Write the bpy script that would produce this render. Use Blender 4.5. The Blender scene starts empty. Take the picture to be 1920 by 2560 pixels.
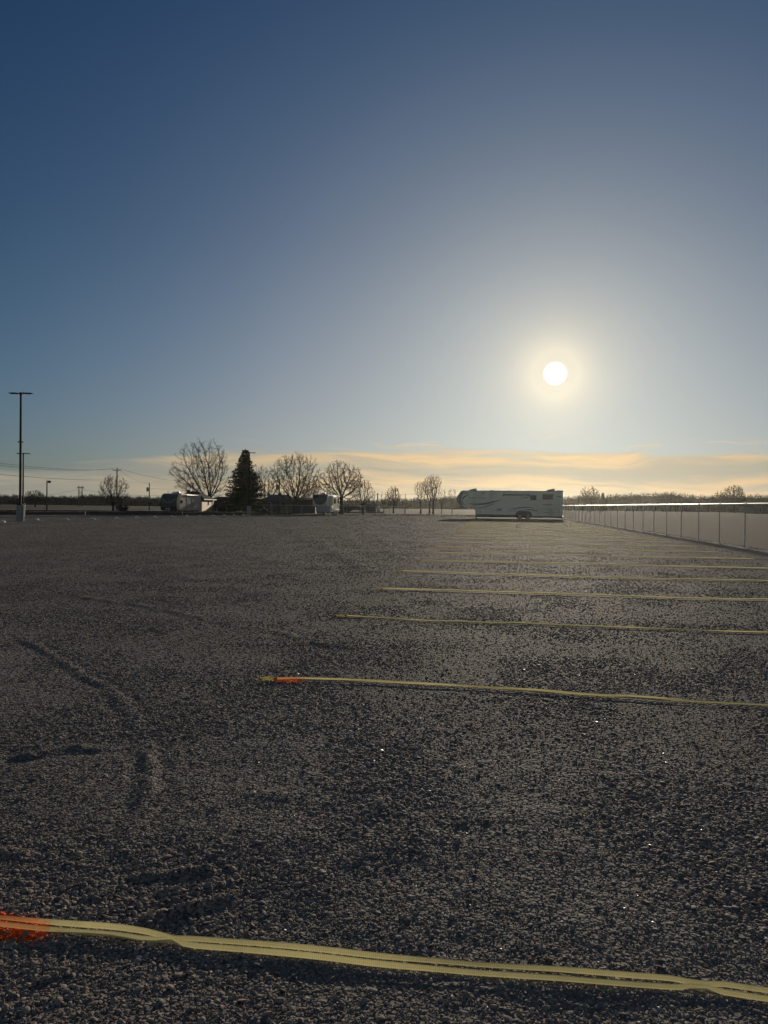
import bpy, bmesh, math, random
import numpy as np
from mathutils import Vector, Matrix

sc = bpy.context.scene
COL = sc.collection
R = random.Random(7)
PI = math.pi

# ------------------------------------------------------------------ camera
F_PX = 1850.0
CAM = Vector((0, 0, 1.62))
PITCH = math.atan(16.8 / F_PX)
ROLL = 0.0105
FW = Vector((0, math.cos(PITCH), -math.sin(PITCH)))
UP0 = Vector((0, math.sin(PITCH), math.cos(PITCH)))
RT = (Vector((1, 0, 0)) * math.cos(ROLL) + UP0 * math.sin(ROLL)).normalized()
UP = RT.cross(FW).normalized()

def ray(u, v):
    return (FW + RT * ((u - 960) / F_PX) + UP * ((1280 - v) / F_PX))

def G(u, v, z=0.0):
    d = ray(u, v)
    t = (z - CAM.z) / d.z
    return CAM + d * t

def P(u, v, Y):
    d = ray(u, v)
    return CAM + d * (Y / d.y)

cam = bpy.data.cameras.new('camera')
camo = bpy.data.objects.new('camera', cam)
COL.objects.link(camo)
cam.sensor_fit = 'VERTICAL'
cam.sensor_height = 36.0
cam.lens = 36.0 * F_PX / 2560.0
cam.clip_start = 0.05
cam.clip_end = 30000
M3 = Matrix((RT, UP, -FW)).transposed()
camo.matrix_world = Matrix.Translation(CAM) @ M3.to_4x4()
sc.camera = camo

SUN = ray(1388, 934).normalized()
SUN_EL = math.asin(SUN.z)
SUN_AZ = math.atan2(SUN.x, SUN.y)

# ------------------------------------------------------------------ materials
def new_mat(name):
    m = bpy.data.materials.new(name)
    m.use_nodes = True
    nt = m.node_tree
    return m, nt, nt.nodes['Principled BSDF']

def N(nt, typ, **kw):
    n = nt.nodes.new(typ)
    for k, v in kw.items():
        setattr(n, k, v)
    return n

def lk(nt, a, b):
    nt.links.new(a, b)

def ramp(nt, stops, fac=None, interp='LINEAR'):
    n = nt.nodes.new('ShaderNodeValToRGB')
    cr = n.color_ramp
    cr.interpolation = interp
    while len(cr.elements) < len(stops):
        cr.elements.new(0.5)
    for e, (p, c) in zip(cr.elements, stops):
        e.position = p
        e.color = (c[0], c[1], c[2], 1)
    if fac is not None:
        nt.links.new(fac, n.inputs[0])
    return n

def mathn(nt, op, a, b=None, c=None, clamp=False):
    n = nt.nodes.new('ShaderNodeMath')
    n.operation = op
    n.use_clamp = clamp
    for i, x in enumerate((a, b, c)):
        if x is None:
            continue
        if isinstance(x, (int, float)):
            n.inputs[i].default_value = x
        else:
            nt.links.new(x, n.inputs[i])
    return n.outputs[0]

def mapr(nt, x, a, b, c=0.0, d=1.0, smooth=False):
    n = nt.nodes.new('ShaderNodeMapRange')
    if smooth:
        n.interpolation_type = 'SMOOTHSTEP'
    nt.links.new(x, n.inputs[0])
    for i, q in enumerate((a, b, c, d)):
        n.inputs[i + 1].default_value = q
    return n.outputs[0]

def mixc(nt, fac, a, b, blend='MIX'):
    n = nt.nodes.new('ShaderNodeMix')
    n.data_type = 'RGBA'
    n.blend_type = blend
    n.clamp_result = False
    if isinstance(fac, (int, float)):
        n.inputs[0].default_value = fac
    else:
        nt.links.new(fac, n.inputs[0])
    for i, x in ((6, a), (7, b)):
        if isinstance(x, tuple):
            n.inputs[i].default_value = (x[0], x[1], x[2], 1)
        else:
            nt.links.new(x, n.inputs[i])
    return n.outputs[2]

def simple(name, col, rough=0.6, metal=0.0, var=0.18, scale=6.0, bump=0.0, bscale=40.0, spec=None, grime=0.0):
    """plain surface with procedural colour variation, light grime and optional bump"""
    m, nt, b = new_mat(name)
    tc = N(nt, 'ShaderNodeTexCoord')
    no = N(nt, 'ShaderNodeTexNoise')
    no.inputs['Scale'].default_value = scale
    no.inputs['Detail'].default_value = 5
    lk(nt, tc.outputs['Object'], no.inputs['Vector'])
    lo = tuple(c * (1 - var) for c in col)
    hi = tuple(min(1, c * (1 + var)) for c in col)
    rp = ramp(nt, [(0.3, lo), (0.7, hi)], no.outputs['Fac'])
    out = rp.outputs[0]
    if grime > 0:
        n2 = N(nt, 'ShaderNodeTexNoise')
        n2.inputs['Scale'].default_value = scale * 0.35
        n2.inputs['Detail'].default_value = 8
        mp = N(nt, 'ShaderNodeMapping')
        mp.inputs['Scale'].default_value = (1, 1, 0.25)
        lk(nt, tc.outputs['Object'], mp.inputs[0])
        lk(nt, mp.outputs[0], n2.inputs['Vector'])
        f = mapr(nt, n2.outputs['Fac'], 0.5, 0.75, 0, grime)
        out = mixc(nt, f, out, (0.12, 0.10, 0.08))
    lk(nt, out, b.inputs['Base Color'])
    b.inputs['Roughness'].default_value = rough
    b.inputs['Metallic'].default_value = metal
    if spec is not None:
        b.inputs['Specular IOR Level'].default_value = spec
    if bump > 0:
        n3 = N(nt, 'ShaderNodeTexNoise')
        n3.inputs['Scale'].default_value = bscale
        lk(nt, tc.outputs['Object'], n3.inputs['Vector'])
        bp = N(nt, 'ShaderNodeBump')
        bp.inputs['Strength'].default_value = bump
        bp.inputs['Distance'].default_value = 0.02
        lk(nt, n3.outputs['Fac'], bp.inputs['Height'])
        lk(nt, bp.outputs[0], b.inputs['Normal'])
    return m

PAINT_SPOTS = []   # (cx, cy, rx, ry, ang)

def paint_mask(nt, posout):
    """orange marking paint sprayed on the ground near strap ends"""
    acc = None
    for (cx, cy, rx, ry, an) in PAINT_SPOTS:
        mp = N(nt, 'ShaderNodeMapping')
        mp.vector_type = 'TEXTURE'
        mp.inputs['Location'].default_value = (cx, cy, 0)
        mp.inputs['Rotation'].default_value = (0, 0, an)
        mp.inputs['Scale'].default_value = (rx, ry, 1000)
        lk(nt, posout, mp.inputs[0])
        ln = N(nt, 'ShaderNodeVectorMath', operation='LENGTH')
        lk(nt, mp.outputs[0], ln.inputs[0])
        no = N(nt, 'ShaderNodeTexNoise')
        no.inputs['Scale'].default_value = 40
        lk(nt, posout, no.inputs['Vector'])
        d = mathn(nt, 'ADD', ln.outputs['Value'], mathn(nt, 'MULTIPLY', mathn(nt, 'SUBTRACT', no.outputs['Fac'], 0.5), 1.1))
        f = mapr(nt, d, 0.85, 1.05, 1, 0)
        acc = f if acc is None else mathn(nt, 'MAXIMUM', acc, f)
    return acc

ORANGE = (0.88, 0.125, 0.012)

def gravel_lot_mat():
    m, nt, b = new_mat('gravel_ground')
    geo = N(nt, 'ShaderNodeNewGeometry')
    pos = geo.outputs['Position']
    v1 = N(nt, 'ShaderNodeTexVoronoi'); v1.inputs['Scale'].default_value = 55
    lk(nt, pos, v1.inputs['Vector'])
    v2 = N(nt, 'ShaderNodeTexVoronoi'); v2.inputs['Scale'].default_value = 24
    lk(nt, pos, v2.inputs['Vector'])
    n0 = N(nt, 'ShaderNodeTexNoise'); n0.inputs['Scale'].default_value = 0.35; n0.inputs['Detail'].default_value = 6
    lk(nt, pos, n0.inputs['Vector'])
    n1 = N(nt, 'ShaderNodeTexNoise'); n1.inputs['Scale'].default_value = 3.2; n1.inputs['Detail'].default_value = 8
    lk(nt, pos, n1.inputs['Vector'])
    sep = N(nt, 'ShaderNodeSeparateColor')
    lk(nt, v1.outputs['Color'], sep.inputs[0])
    stones = ramp(nt, [(0.0, (0.11, 0.096, 0.086)), (0.35, (0.175, 0.154, 0.139)), (0.6, (0.22, 0.195, 0.175)), (0.85, (0.27, 0.238, 0.208)), (1.0, (0.42, 0.38, 0.33))], sep.outputs[0])
    c = mixc(nt, mapr(nt, v1.outputs['Distance'], 0.35, 0.7, 0, 0.7), stones.outputs[0], (0.07, 0.063, 0.058))
    c = mixc(nt, mapr(nt, n1.outputs['Fac'], 0.45, 0.75, 0, 0.45), c, (0.12, 0.11, 0.10))
    c = mixc(nt, mapr(nt, n0.outputs['Fac'], 0.42, 0.62, 0, 0.35), c, (0.26, 0.235, 0.21))
    # faint tyre tracks swinging across the lot: paler compacted dust
    wv = N(nt, 'ShaderNodeTexWave')
    wv.wave_type = 'RINGS'; wv.rings_direction = 'Z'
    wv.inputs['Scale'].default_value = 0.028
    wv.inputs['Distortion'].default_value = 3.0
    wv.inputs['Detail'].default_value = 3
    wv.inputs['Detail Scale'].default_value = 0.3
    mpw = N(nt, 'ShaderNodeMapping')
    mpw.inputs['Location'].default_value = (-38, -52, 0)
    lk(nt, pos, mpw.inputs[0]); lk(nt, mpw.outputs[0], wv.inputs['Vector'])
    c = mixc(nt, mapr(nt, wv.outputs['Fac'], 0.72, 0.97, 0, 0.26), c, (0.28, 0.26, 0.235))
    pm = paint_mask(nt, pos)
    c = mixc(nt, mathn(nt, 'MULTIPLY', pm, 0.9), c, ORANGE)
    lk(nt, c, b.inputs['Base Color'])
    b.inputs['Roughness'].default_value = 0.85
    b.inputs['Specular IOR Level'].default_value = 0.05
    h = mathn(nt, 'ADD', mathn(nt, 'MULTIPLY', v1.outputs['Distance'], -0.012),
              mathn(nt, 'MULTIPLY', v2.outputs['Distance'], -0.016))
    bp = N(nt, 'ShaderNodeBump')
    bp.inputs['Strength'].default_value = 0.9
    bp.inputs['Distance'].default_value = 1.0
    lk(nt, h, bp.inputs['Height'])
    lk(nt, bp.outputs[0], b.inputs['Normal'])
    return m

def pebble_mat():
    m, nt, b = new_mat('gravel_stone')
    oi = N(nt, 'ShaderNodeObjectInfo')
    geo = N(nt, 'ShaderNodeNewGeometry')
    at = N(nt, 'ShaderNodeAttribute'); at.attribute_type = 'INSTANCER'; at.attribute_name = 'shade'
    ap = N(nt, 'ShaderNodeAttribute'); ap.attribute_type = 'INSTANCER'; ap.attribute_name = 'paint'
    rp = ramp(nt, [(0.00, (0.178, 0.146, 0.125)), (0.25, (0.280, 0.226, 0.192)), (0.45, (0.349, 0.280, 0.228)),
                   (0.60, (0.321, 0.236, 0.191)), (0.75, (0.399, 0.339, 0.283)), (0.90, (0.476, 0.404, 0.324)),
                   (1.00, (0.799, 0.714, 0.597))], at.outputs['Fac'])
    no = N(nt, 'ShaderNodeTexNoise'); no.inputs['Scale'].default_value = 90; no.inputs['Detail'].default_value = 3
    lk(nt, geo.outputs['Position'], no.inputs['Vector'])
    c = mixc(nt, mapr(nt, no.outputs['Fac'], 0.4, 0.7, 0, 0.35), rp.outputs[0], (0.10, 0.09, 0.08))
    c = mixc(nt, ap.outputs['Fac'], c, ORANGE)
    lk(nt, c, b.inputs['Base Color'])
    lk(nt, mapr(nt, at.outputs['Fac'], 0.93, 1.0, 0.72, 0.40), b.inputs['Roughness'])
    lk(nt, mapr(nt, at.outputs['Fac'], 0.93, 1.0, 0.07, 0.4), b.inputs['Specular IOR Level'])
    bp = N(nt, 'ShaderNodeBump'); bp.inputs['Strength'].default_value = 0.35; bp.inputs['Distance'].default_value = 0.004
    lk(nt, no.outputs['Fac'], bp.inputs['Height']); lk(nt, bp.outputs[0], b.inputs['Normal'])
    return m

def field_mat():
    m, nt, b = new_mat('dry_field')
    geo = N(nt, 'ShaderNodeNewGeometry'); pos = geo.outputs['Position']
    n0 = N(nt, 'ShaderNodeTexNoise'); n0.inputs['Scale'].default_value = 0.06; n0.inputs['Detail'].default_value = 9
    lk(nt, pos, n0.inputs['Vector'])
    n1 = N(nt, 'ShaderNodeTexNoise'); n1.inputs['Scale'].default_value = 1.4; n1.inputs['Detail'].default_value = 7
    lk(nt, pos, n1.inputs['Vector'])
    wv = N(nt, 'ShaderNodeTexWave'); wv.inputs['Scale'].default_value = 0.42; wv.inputs['Distortion'].default_value = 2.2
    wv.inputs['Detail'].default_value = 4
    mp = N(nt, 'ShaderNodeMapping'); mp.inputs['Rotation'].default_value = (0, 0, 1.40)
    lk(nt, pos, mp.inputs[0]); lk(nt, mp.outputs[0], wv.inputs['Vector'])
    a = ramp(nt, [(0.3, (0.018, 0.016, 0.010)), (0.5, (0.029, 0.025, 0.016)), (0.7, (0.025, 0.025, 0.016))], n0.outputs['Fac'])
    c = mixc(nt, mapr(nt, n1.outputs['Fac'], 0.35, 0.7, 0, 0.6), a.outputs[0], (0.050, 0.044, 0.030))
    c = mixc(nt, mapr(nt, wv.outputs['Fac'], 0.45, 0.9, 0, 0.5), c, (0.026, 0.021, 0.015))
    lk(nt, c, b.inputs['Base Color'])
    b.inputs['Roughness'].default_value = 0.95
    b.inputs['Specular IOR Level'].default_value = 0.1
    bp = N(nt, 'ShaderNodeBump'); bp.inputs['Strength'].default_value = 0.8; bp.inputs['Distance'].default_value = 0.15
    lk(nt, n1.outputs['Fac'], bp.inputs['Height']); lk(nt, bp.outputs[0], b.inputs['Normal'])
    return m

def webbing_mat():
    m, nt, b = new_mat('webbing')
    tc = N(nt, 'ShaderNodeTexCoord')
    geo = N(nt, 'ShaderNodeNewGeometry')
    wv = N(nt, 'ShaderNodeTexWave'); wv.inputs['Scale'].default_value = 45; wv.inputs['Distortion'].default_value = 0.6
    lk(nt, geo.outputs['Position'], wv.inputs['Vector'])
    no = N(nt, 'ShaderNodeTexNoise'); no.inputs['Scale'].default_value = 14; no.inputs['Detail'].default_value = 5
    lk(nt, geo.outputs['Position'], no.inputs['Vector'])
    c = mixc(nt, mapr(nt, no.outputs['Fac'], 0.35, 0.7), (0.96, 0.87, 0.43), (0.84, 0.76, 0.37))
    c = mixc(nt, mapr(nt, wv.outputs['Fac'], 0.1, 0.6, 0.22, 0), c, (0.22, 0.2, 0.10))
    pm = paint_mask(nt, geo.outputs['Position'])
    c = mixc(nt, mathn(nt, 'MULTIPLY', pm, 0.5), c, (0.9, 0.26, 0.03))
    lk(nt, c, b.inputs['Base Color'])
    b.inputs['Roughness'].default_value = 0.42
    b.inputs['Specular IOR Level'].default_value = 0.6
    b.inputs['Sheen Weight'].default_value = 0.25
    b.inputs['Sheen Roughness'].default_value = 0.4
    tr = N(nt, 'ShaderNodeBsdfTranslucent')
    lk(nt, c, tr.inputs[0])
    mx = N(nt, 'ShaderNodeMixShader'); mx.inputs[0].default_value = 0.55
    out = nt.nodes['Material Output']
    lk(nt, b.outputs[0], mx.inputs[1]); lk(nt, tr.outputs[0], mx.inputs[2]); lk(nt, mx.outputs[0], out.inputs[0])
    bp = N(nt, 'ShaderNodeBump'); bp.inputs['Strength'].default_value = 0.35; bp.inputs['Distance'].default_value = 0.002
    lk(nt, wv.outputs['Fac'], bp.inputs['Height']); lk(nt, bp.outputs[0], b.inputs['Normal'])
    return m

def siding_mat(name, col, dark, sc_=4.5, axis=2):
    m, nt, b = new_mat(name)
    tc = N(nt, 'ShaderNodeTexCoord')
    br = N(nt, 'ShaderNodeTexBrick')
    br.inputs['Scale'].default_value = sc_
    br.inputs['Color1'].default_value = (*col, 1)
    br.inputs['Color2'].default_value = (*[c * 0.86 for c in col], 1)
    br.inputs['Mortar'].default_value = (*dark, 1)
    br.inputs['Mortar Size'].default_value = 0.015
    br.inputs['Brick Width'].default_value = 1.1
    br.inputs['Row Height'].default_value = 0.35
    mp = N(nt, 'ShaderNodeMapping'); mp.inputs['Rotation'].default_value = (PI / 2, 0, PI / 2)
    geo = N(nt, 'ShaderNodeNewGeometry')
    cmb = N(nt, 'ShaderNodeCombineXYZ'); sp = N(nt, 'ShaderNodeSeparateXYZ')
    lk(nt, tc.outputs['Object'], sp.inputs[0])
    lk(nt, mathn(nt, 'ADD', sp.outputs[0], sp.outputs[1]), cmb.inputs[0]); lk(nt, sp.outputs[2], cmb.inputs[1])
    lk(nt, cmb.outputs[0], br.inputs['Vector'])
    lk(nt, br.outputs['Color'], b.inputs['Base Color'])
    b.inputs['Roughness'].default_value = 0.62
    return m

# ------------------------------------------------------------------ object helpers
def tag(o, label=None, cat=None, group=None, kind=None):
    if label: o['label'] = label
    if cat: o['category'] = cat
    if group: o['group'] = group
    if kind: o['kind'] = kind
    return o

def empty(name, loc, rz=0.0):
    o = bpy.data.objects.new(name, None)
    o.empty_display_size = 0.3
    COL.objects.link(o)
    o.location = loc
    o.rotation_euler = (0, 0, rz)
    return o

class MB:
    """collects shapes; build() links them as ONE mesh object"""
    def __init__(self):
        self.v = []; self.f = []
    def poly(self, pts, faces):
        n = len(self.v)
        self.v.extend([tuple(p) for p in pts])
        self.f.extend([tuple(i + n for i in f) for f in faces])
        return self
    def box(self, x0, x1, y0, y1, z0, z1, M=None):
        p = [Vector(q) for q in ((x0, y0, z0), (x1, y0, z0), (x1, y1, z0), (x0, y1, z0), (x0, y0, z1), (x1, y0, z1), (x1, y1, z1), (x0, y1, z1))]
        if M is not None: p = [M @ q for q in p]
        return self.poly(p, [(0, 3, 2, 1), (4, 5, 6, 7), (0, 1, 5, 4), (1, 2, 6, 5), (2, 3, 7, 6), (3, 0, 4, 7)])
    def bbox(self, x0, x1, y0, y1, z0, z1, b=0.02):
        """box with chamfered edges"""
        bm = bmesh.new()
        bmesh.ops.create_cube(bm, size=1)
        for v in bm.verts:
            v.co = Vector(((x0 + x1) / 2 + v.co.x * (x1 - x0), (y0 + y1) / 2 + v.co.y * (y1 - y0), (z0 + z1) / 2 + v.co.z * (z1 - z0)))
        bmesh.ops.bevel(bm, geom=bm.edges[:], offset=b, segments=2, affect='EDGES', profile=0.5)
        self.frombm(bm); return self
    def frombm(self, bm):
        bm.verts.index_update()
        self.poly([v.co.copy() for v in bm.verts], [[v.index for v in f.verts] for f in bm.faces])
        bm.free()
    def tube(self, pts, rads, n=6, caps=True):
        pts = [Vector(p) for p in pts]
        if isinstance(rads, (int, float)): rads = [rads] * len(pts)
        rings = []
        prev = None
        for i, p in enumerate(pts):
            if i == 0: t = pts[1] - p
            elif i == len(pts) - 1: t = p - pts[i - 1]
            else: t = pts[i + 1] - pts[i - 1]
            if t.length < 1e-9: t = Vector((0, 0, 1))
            t.normalize()
            if prev is None:
                a = Vector((0, 0, 1)) if abs(t.z) < 0.9 else Vector((1, 0, 0))
            else:
                a = prev
            s = t.cross(a)
            if s.length < 1e-6: s = t.cross(Vector((1, 0.3, 0)))
            s.normalize(); q = s.cross(t); prev = q
            rings.append([p + (s * math.cos(2 * PI * k / n) + q * math.sin(2 * PI * k / n)) * rads[i] for k in range(n)])
        b = len(self.v)
        for r in rings: self.v.extend([tuple(x) for x in r])
        for i in range(len(rings) - 1):
            for k in range(n):
                k2 = (k + 1) % n
                self.f.append((b + i * n + k, b + i * n + k2, b + (i + 1) * n + k2, b + (i + 1) * n + k))
        if caps:
            self.f.append(tuple(b + k for k in range(n))[::-1])
            self.f.append(tuple(b + (len(rings) - 1) * n + k for k in range(n)))
        return self
    def extrude(self, prof, y0, y1, bevel=0.0, seg=2):
        """profile polygon in x,z extruded along y"""
        bm = bmesh.new()
        a = [bm.verts.new((x, y0, z)) for x, z in prof]
        f = bm.faces.new(a)
        r = bmesh.ops.extrude_face_region(bm, geom=[f])
        for e in r['geom']:
            if isinstance(e, bmesh.types.BMVert): e.co.y = y1
        bmesh.ops.recalc_face_normals(bm, faces=bm.faces[:])
        if bevel > 0:
            bmesh.ops.bevel(bm, geom=bm.edges[:], offset=bevel, segments=seg, affect='EDGES', profile=0.5)
        self.frombm(bm); return self
    def xform(self, M):
        self.v = [tuple(M @ Vector(p)) for p in self.v]; return self
    def build(self, name, mat, parent=None, smooth=False, label=None):
        me = bpy.data.meshes.new(name)
        me.from_pydata(self.v, [], self.f)
        me.update()
        if mat is not None: me.materials.append(mat)
        if smooth:
            me.polygons.foreach_set('use_smooth', [True] * len(me.polygons))
        o = bpy.data.objects.new(name, me)
        COL.objects.link(o)
        if parent is not None: o.parent = parent
        if label: o['label'] = label
        return o

def np_mesh(name, verts, faces, mat, smooth=False):
    """verts (n,3), faces (m,k) arrays"""
    me = bpy.data.meshes.new(name)
    nv, nf, k = len(verts), len(faces), faces.shape[1]
    me.vertices.add(nv)
    me.vertices.foreach_set('co', np.asarray(verts, dtype=np.float32).ravel())
    me.loops.add(nf * k)
    me.loops.foreach_set('vertex_index', np.asarray(faces, dtype=np.int32).ravel())
    me.polygons.add(nf)
    me.polygons.foreach_set('loop_start', np.arange(0, nf * k, k, dtype=np.int32))
    me.polygons.foreach_set('loop_total', np.full(nf, k, dtype=np.int32))
    me.update(calc_edges=True)
    if smooth:
        me.polygons.foreach_set('use_smooth', np.ones(nf, dtype=bool))
    if mat: me.materials.append(mat)
    o = bpy.data.objects.new(name, me)
    COL.objects.link(o)
    return o

# ------------------------------------------------------------------ terrain function
def _hash(ix, iy, seed):
    h = (ix.astype(np.int64) * 374761393 + iy.astype(np.int64) * 668265263 + seed * 1442695) & 0xFFFFFFFF
    h = ((h ^ (h >> 13)) * 1274126177) & 0xFFFFFFFF
    h = h ^ (h >> 16)
    return (h & 0xFFFF) / 65535.0

def vnoise(x, y, seed):
    ix, iy = np.floor(x), np.floor(y)
    fx, fy = x - ix, y - iy
    fx = fx * fx * (3 - 2 * fx); fy = fy * fy * (3 - 2 * fy)
    a = _hash(ix, iy, seed); b = _hash(ix + 1, iy, seed); c = _hash(ix, iy + 1, seed); d = _hash(ix + 1, iy + 1, seed)
    return (a + (b - a) * fx) * (1 - fy) + (c + (d - c) * fx) * fy - 0.5

# ridges and tyre scuffs pushed up in the gravel: source-pixel polylines, height (m), half width (m)
RIDGES_PX = [
    ([(60, 1598), (100, 1618), (140, 1642), (175, 1664), (215, 1690), (262, 1712), (300, 1750), (335, 1795), (358, 1830), (368, 1870), (374, 1920), (372, 1965), (360, 2005), (348, 2045), (332, 2085), (314, 2130)], 0.010, 0.045),
    ([(200, 1492), (280, 1502), (365, 1515), (420, 1524), (485, 1540), (545, 1553), (620, 1566), (705, 1583), (770, 1598), (860, 1620)], 0.009, 0.085),
    ([(55, 1893), (110, 1884), (170, 1868), (245, 1872)], 0.016, 0.045),
    ([(230, 2245), (255, 2232), (300, 2205), (350, 2190), (420, 2183), (520, 2170)], 0.013, 0.03),
    ([(300, 2330), (340, 2310), (420, 2280), (500, 2260), (580, 2235)], 0.016, 0.03),
    ([(0, 2138), (30, 2135), (60, 2140)], 0.016, 0.04),
    ([(100, 2455), (130, 2440), (190, 2410), (230, 2390)], 0.016, 0.03),
    ([(0, 2530), (40, 2520), (110, 2495)], 0.014, 0.03),
    ([(900, 2140), (1000, 2090), (1120, 2055), (1250, 2040), (1400, 2040)], 0.005, 0.09),
    ([(480, 2020), (620, 1995), (760, 1985)], 0.005, 0.06),
    ([(760, 2110), (880, 2060), (960, 2010)], 0.005, 0.06),
    ([(1000, 1400), (950, 1350), (880, 1322), (780, 1305)], 0.03, 0.35),
    ([(900, 1420), (800, 1360), (700, 1325), (560, 1306)], 0.03, 0.35),
]
RIDGES = []
for pl, h_, w_ in RIDGES_PX:
    RIDGES.append(([(G(u, v).x, G(u, v).y) for u, v in pl], h_, w_))

def H(x, y):
    x = np.asarray(x, dtype=float); y = np.asarray(y, dtype=float)
    r = np.sqrt(x * x + y * y)
    amp = np.clip(1.2 - r / 26.0, 0.14, 1.0)
    patch = np.clip(vnoise(x * 0.45 + 3, y * 0.45, 5) * 2 + 0.45, 0.1, 1.0)
    h = 0.040 * vnoise(x * 0.35, y * 0.35, 1) + 0.018 * vnoise(x * 1.1, y * 1.1, 2) \
        + (0.014 * vnoise(x * 3.1, y * 3.1, 3) + 0.007 * vnoise(x * 7.7, y * 7.7, 4)) * patch \
        + 0.003 * vnoise(x * 21, y * 21, 6)
    h = h * amp
    for pl, hh, ww in RIDGES:
        px = np.array([p[0] for p in pl]); py = np.array([p[1] for p in pl])
        if True:
            m = (x > px.min() - 4 * ww) & (x < px.max() + 4 * ww) & (y > py.min() - 4 * ww) & (y < py.max() + 4 * ww)
            if not np.any(m): continue
            xm, ym = x[m], y[m]
            dmin = np.full(xm.shape, 1e9)
            for i in range(len(pl) - 1):
                ax, ay = pl[i]; bx, by = pl[i + 1]
                dx, dy = bx - ax, by - ay
                L2 = dx * dx + dy * dy
                t = np.clip(((xm - ax) * dx + (ym - ay) * dy) / L2, 0, 1)
                dmin = np.minimum(dmin, np.hypot(xm - ax - t * dx, ym - ay - t * dy))
            w2 = ww * (1 + 0.5 * vnoise(xm * 6, ym * 6, 9))
            add = hh * np.exp(-(dmin / w2) ** 2) - hh * 0.45 * np.exp(-((dmin - 2.1 * w2) / w2) ** 2)
            h[m] += add * np.clip(0.85 + 1.6 * vnoise(xm * 2.6, ym * 2.6, 8) + 1.0 * vnoise(xm * 14, ym * 14, 18), 0.2, 1.35)
    return h

def h1(x, y):
    return float(H(np.array([x]), np.array([y]))[0])

# strap lines: left ends and slopes (stall markings laid on the gravel)
S_DIR = Vector((1, -0.1445, 0)).normalized()

P1 = G(-60, 2318); P2 = G(722, 1703)
PAINT_SPOTS.append((P1.x + 0.02, P1.y + 0.005, 0.30, 0.095, math.radians(-9)))
PAINT_SPOTS.append((P2.x, P2.y, 0.15, 0.09, math.radians(-8)))

M = {}
M['gravel'] = gravel_lot_mat()
M['stone'] = pebble_mat()
M['field'] = field_mat()
M['web'] = webbing_mat()
M['net'] = simple('netting_cord', (0.13, 0.12, 0.075), 0.8)
M['whiteband'] = simple('pale_plastic', (0.86, 0.83, 0.70), 0.3, var=0.1)
M['rv_white'] = simple('gelcoat_white', (0.90, 0.84, 0.67), 0.3, var=0.05, grime=0.25, scale=2)
M['rv_body'] = simple('gelcoat_pale_grey', (0.52, 0.51, 0.47), 0.3, var=0.05, grime=0.25, scale=2)
M['rv_grey'] = simple('gelcoat_grey', (0.34, 0.345, 0.34), 0.25, var=0.06, grime=0.2, scale=2)
M['rv_dark'] = simple('gelcoat_charcoal', (0.055, 0.062, 0.068), 0.25, var=0.1, scale=2)
M['rv_stripe'] = simple('stripe_vinyl', (0.16, 0.145, 0.13), 0.35, var=0.06)
M['rv_silver'] = simple('fibreglass_silver', (0.33, 0.285, 0.265), 0.3, var=0.05, grime=0.2, scale=1.5)
M['ac'] = simple('shroud_plastic', (0.50, 0.50, 0.47), 0.5, var=0.08)
M['black'] = simple('black_steel', (0.02, 0.02, 0.022), 0.45, var=0.2)
M['steel'] = simple('frame_steel', (0.10, 0.10, 0.10), 0.5, metal=0.4)
M['rail'] = simple('rail_steel', (0.80, 0.80, 0.78), 0.36, metal=0.9, var=0.1, scale=20)
M['galv'] = simple('galvanised_steel', (0.62, 0.61, 0.57), 0.45, metal=0.15, var=0.12, scale=20)
M['wire'] = simple('galvanised_wire', (0.30, 0.30, 0.27), 0.6, metal=0.1)
M['rubber'] = simple('tyre_rubber', (0.025, 0.025, 0.025), 0.85)
M['rim'] = simple('wheel_metal', (0.45, 0.45, 0.44), 0.35, metal=0.8)
M['glass'] = simple('dark_glass', (0.02, 0.023, 0.027), 0.08, var=0.1)
M['concrete'] = simple('cast_concrete', (0.30, 0.285, 0.265), 0.85, var=0.15, scale=9, bump=0.4, grime=0.3)
M['bark'] = simple('tree_bark', (0.040, 0.034, 0.029), 0.95, var=0.35, scale=5, bump=0.5, bscale=25, spec=0.15)
M['twig'] = simple('twig_bark', (0.034, 0.028, 0.024), 0.9, var=0.3, scale=3, spec=0.15)
M['needle'] = simple('spruce_needles', (0.035, 0.050, 0.028), 0.75, var=0.45, scale=1.2, spec=0.25)
M['wood_far'] = simple('woodland_bark', (0.034, 0.030, 0.026), 0.95, var=0.4, scale=0.08, spec=0.1)
M['pole'] = simple('weathered_pole', (0.10, 0.078, 0.060), 0.9, var=0.25, scale=8)
M['roof'] = simple('roof_shingle', (0.055, 0.053, 0.054), 1.0, spec=0.05, var=0.3, scale=5, bump=0.5, bscale=9)
M['roof2'] = simple('roof_shingle_grey', (0.12, 0.12, 0.13), 1.0, spec=0.05, var=0.25, scale=5, bump=0.4, bscale=9)
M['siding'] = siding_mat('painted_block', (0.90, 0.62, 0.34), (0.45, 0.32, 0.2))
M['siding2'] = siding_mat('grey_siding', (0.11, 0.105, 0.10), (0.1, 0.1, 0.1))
M['trim'] = simple('white_trim', (0.7, 0.69, 0.66), 0.5, var=0.05)
M['lamp'] = simple('bronze_housing', (0.012, 0.012, 0.015), 0.75, var=0.15, spec=0.15)
M['lens'] = simple('lamp_lens', (0.5, 0.5, 0.48), 0.3, var=0.03)
M['grass'] = simple('dry_grass', (0.085, 0.068, 0.038), 0.9, var=0.4, scale=2.5, bump=0.6, bscale=8, spec=0.1)
M['dirt'] = simple('bare_soil', (0.075, 0.055, 0.042), 0.95, var=0.35, scale=1.6, bump=0.6, bscale=7, spec=0.1)
M['road'] = simple('pale_road', (0.14, 0.125, 0.105), 0.85, var=0.12, scale=1.0)
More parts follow.
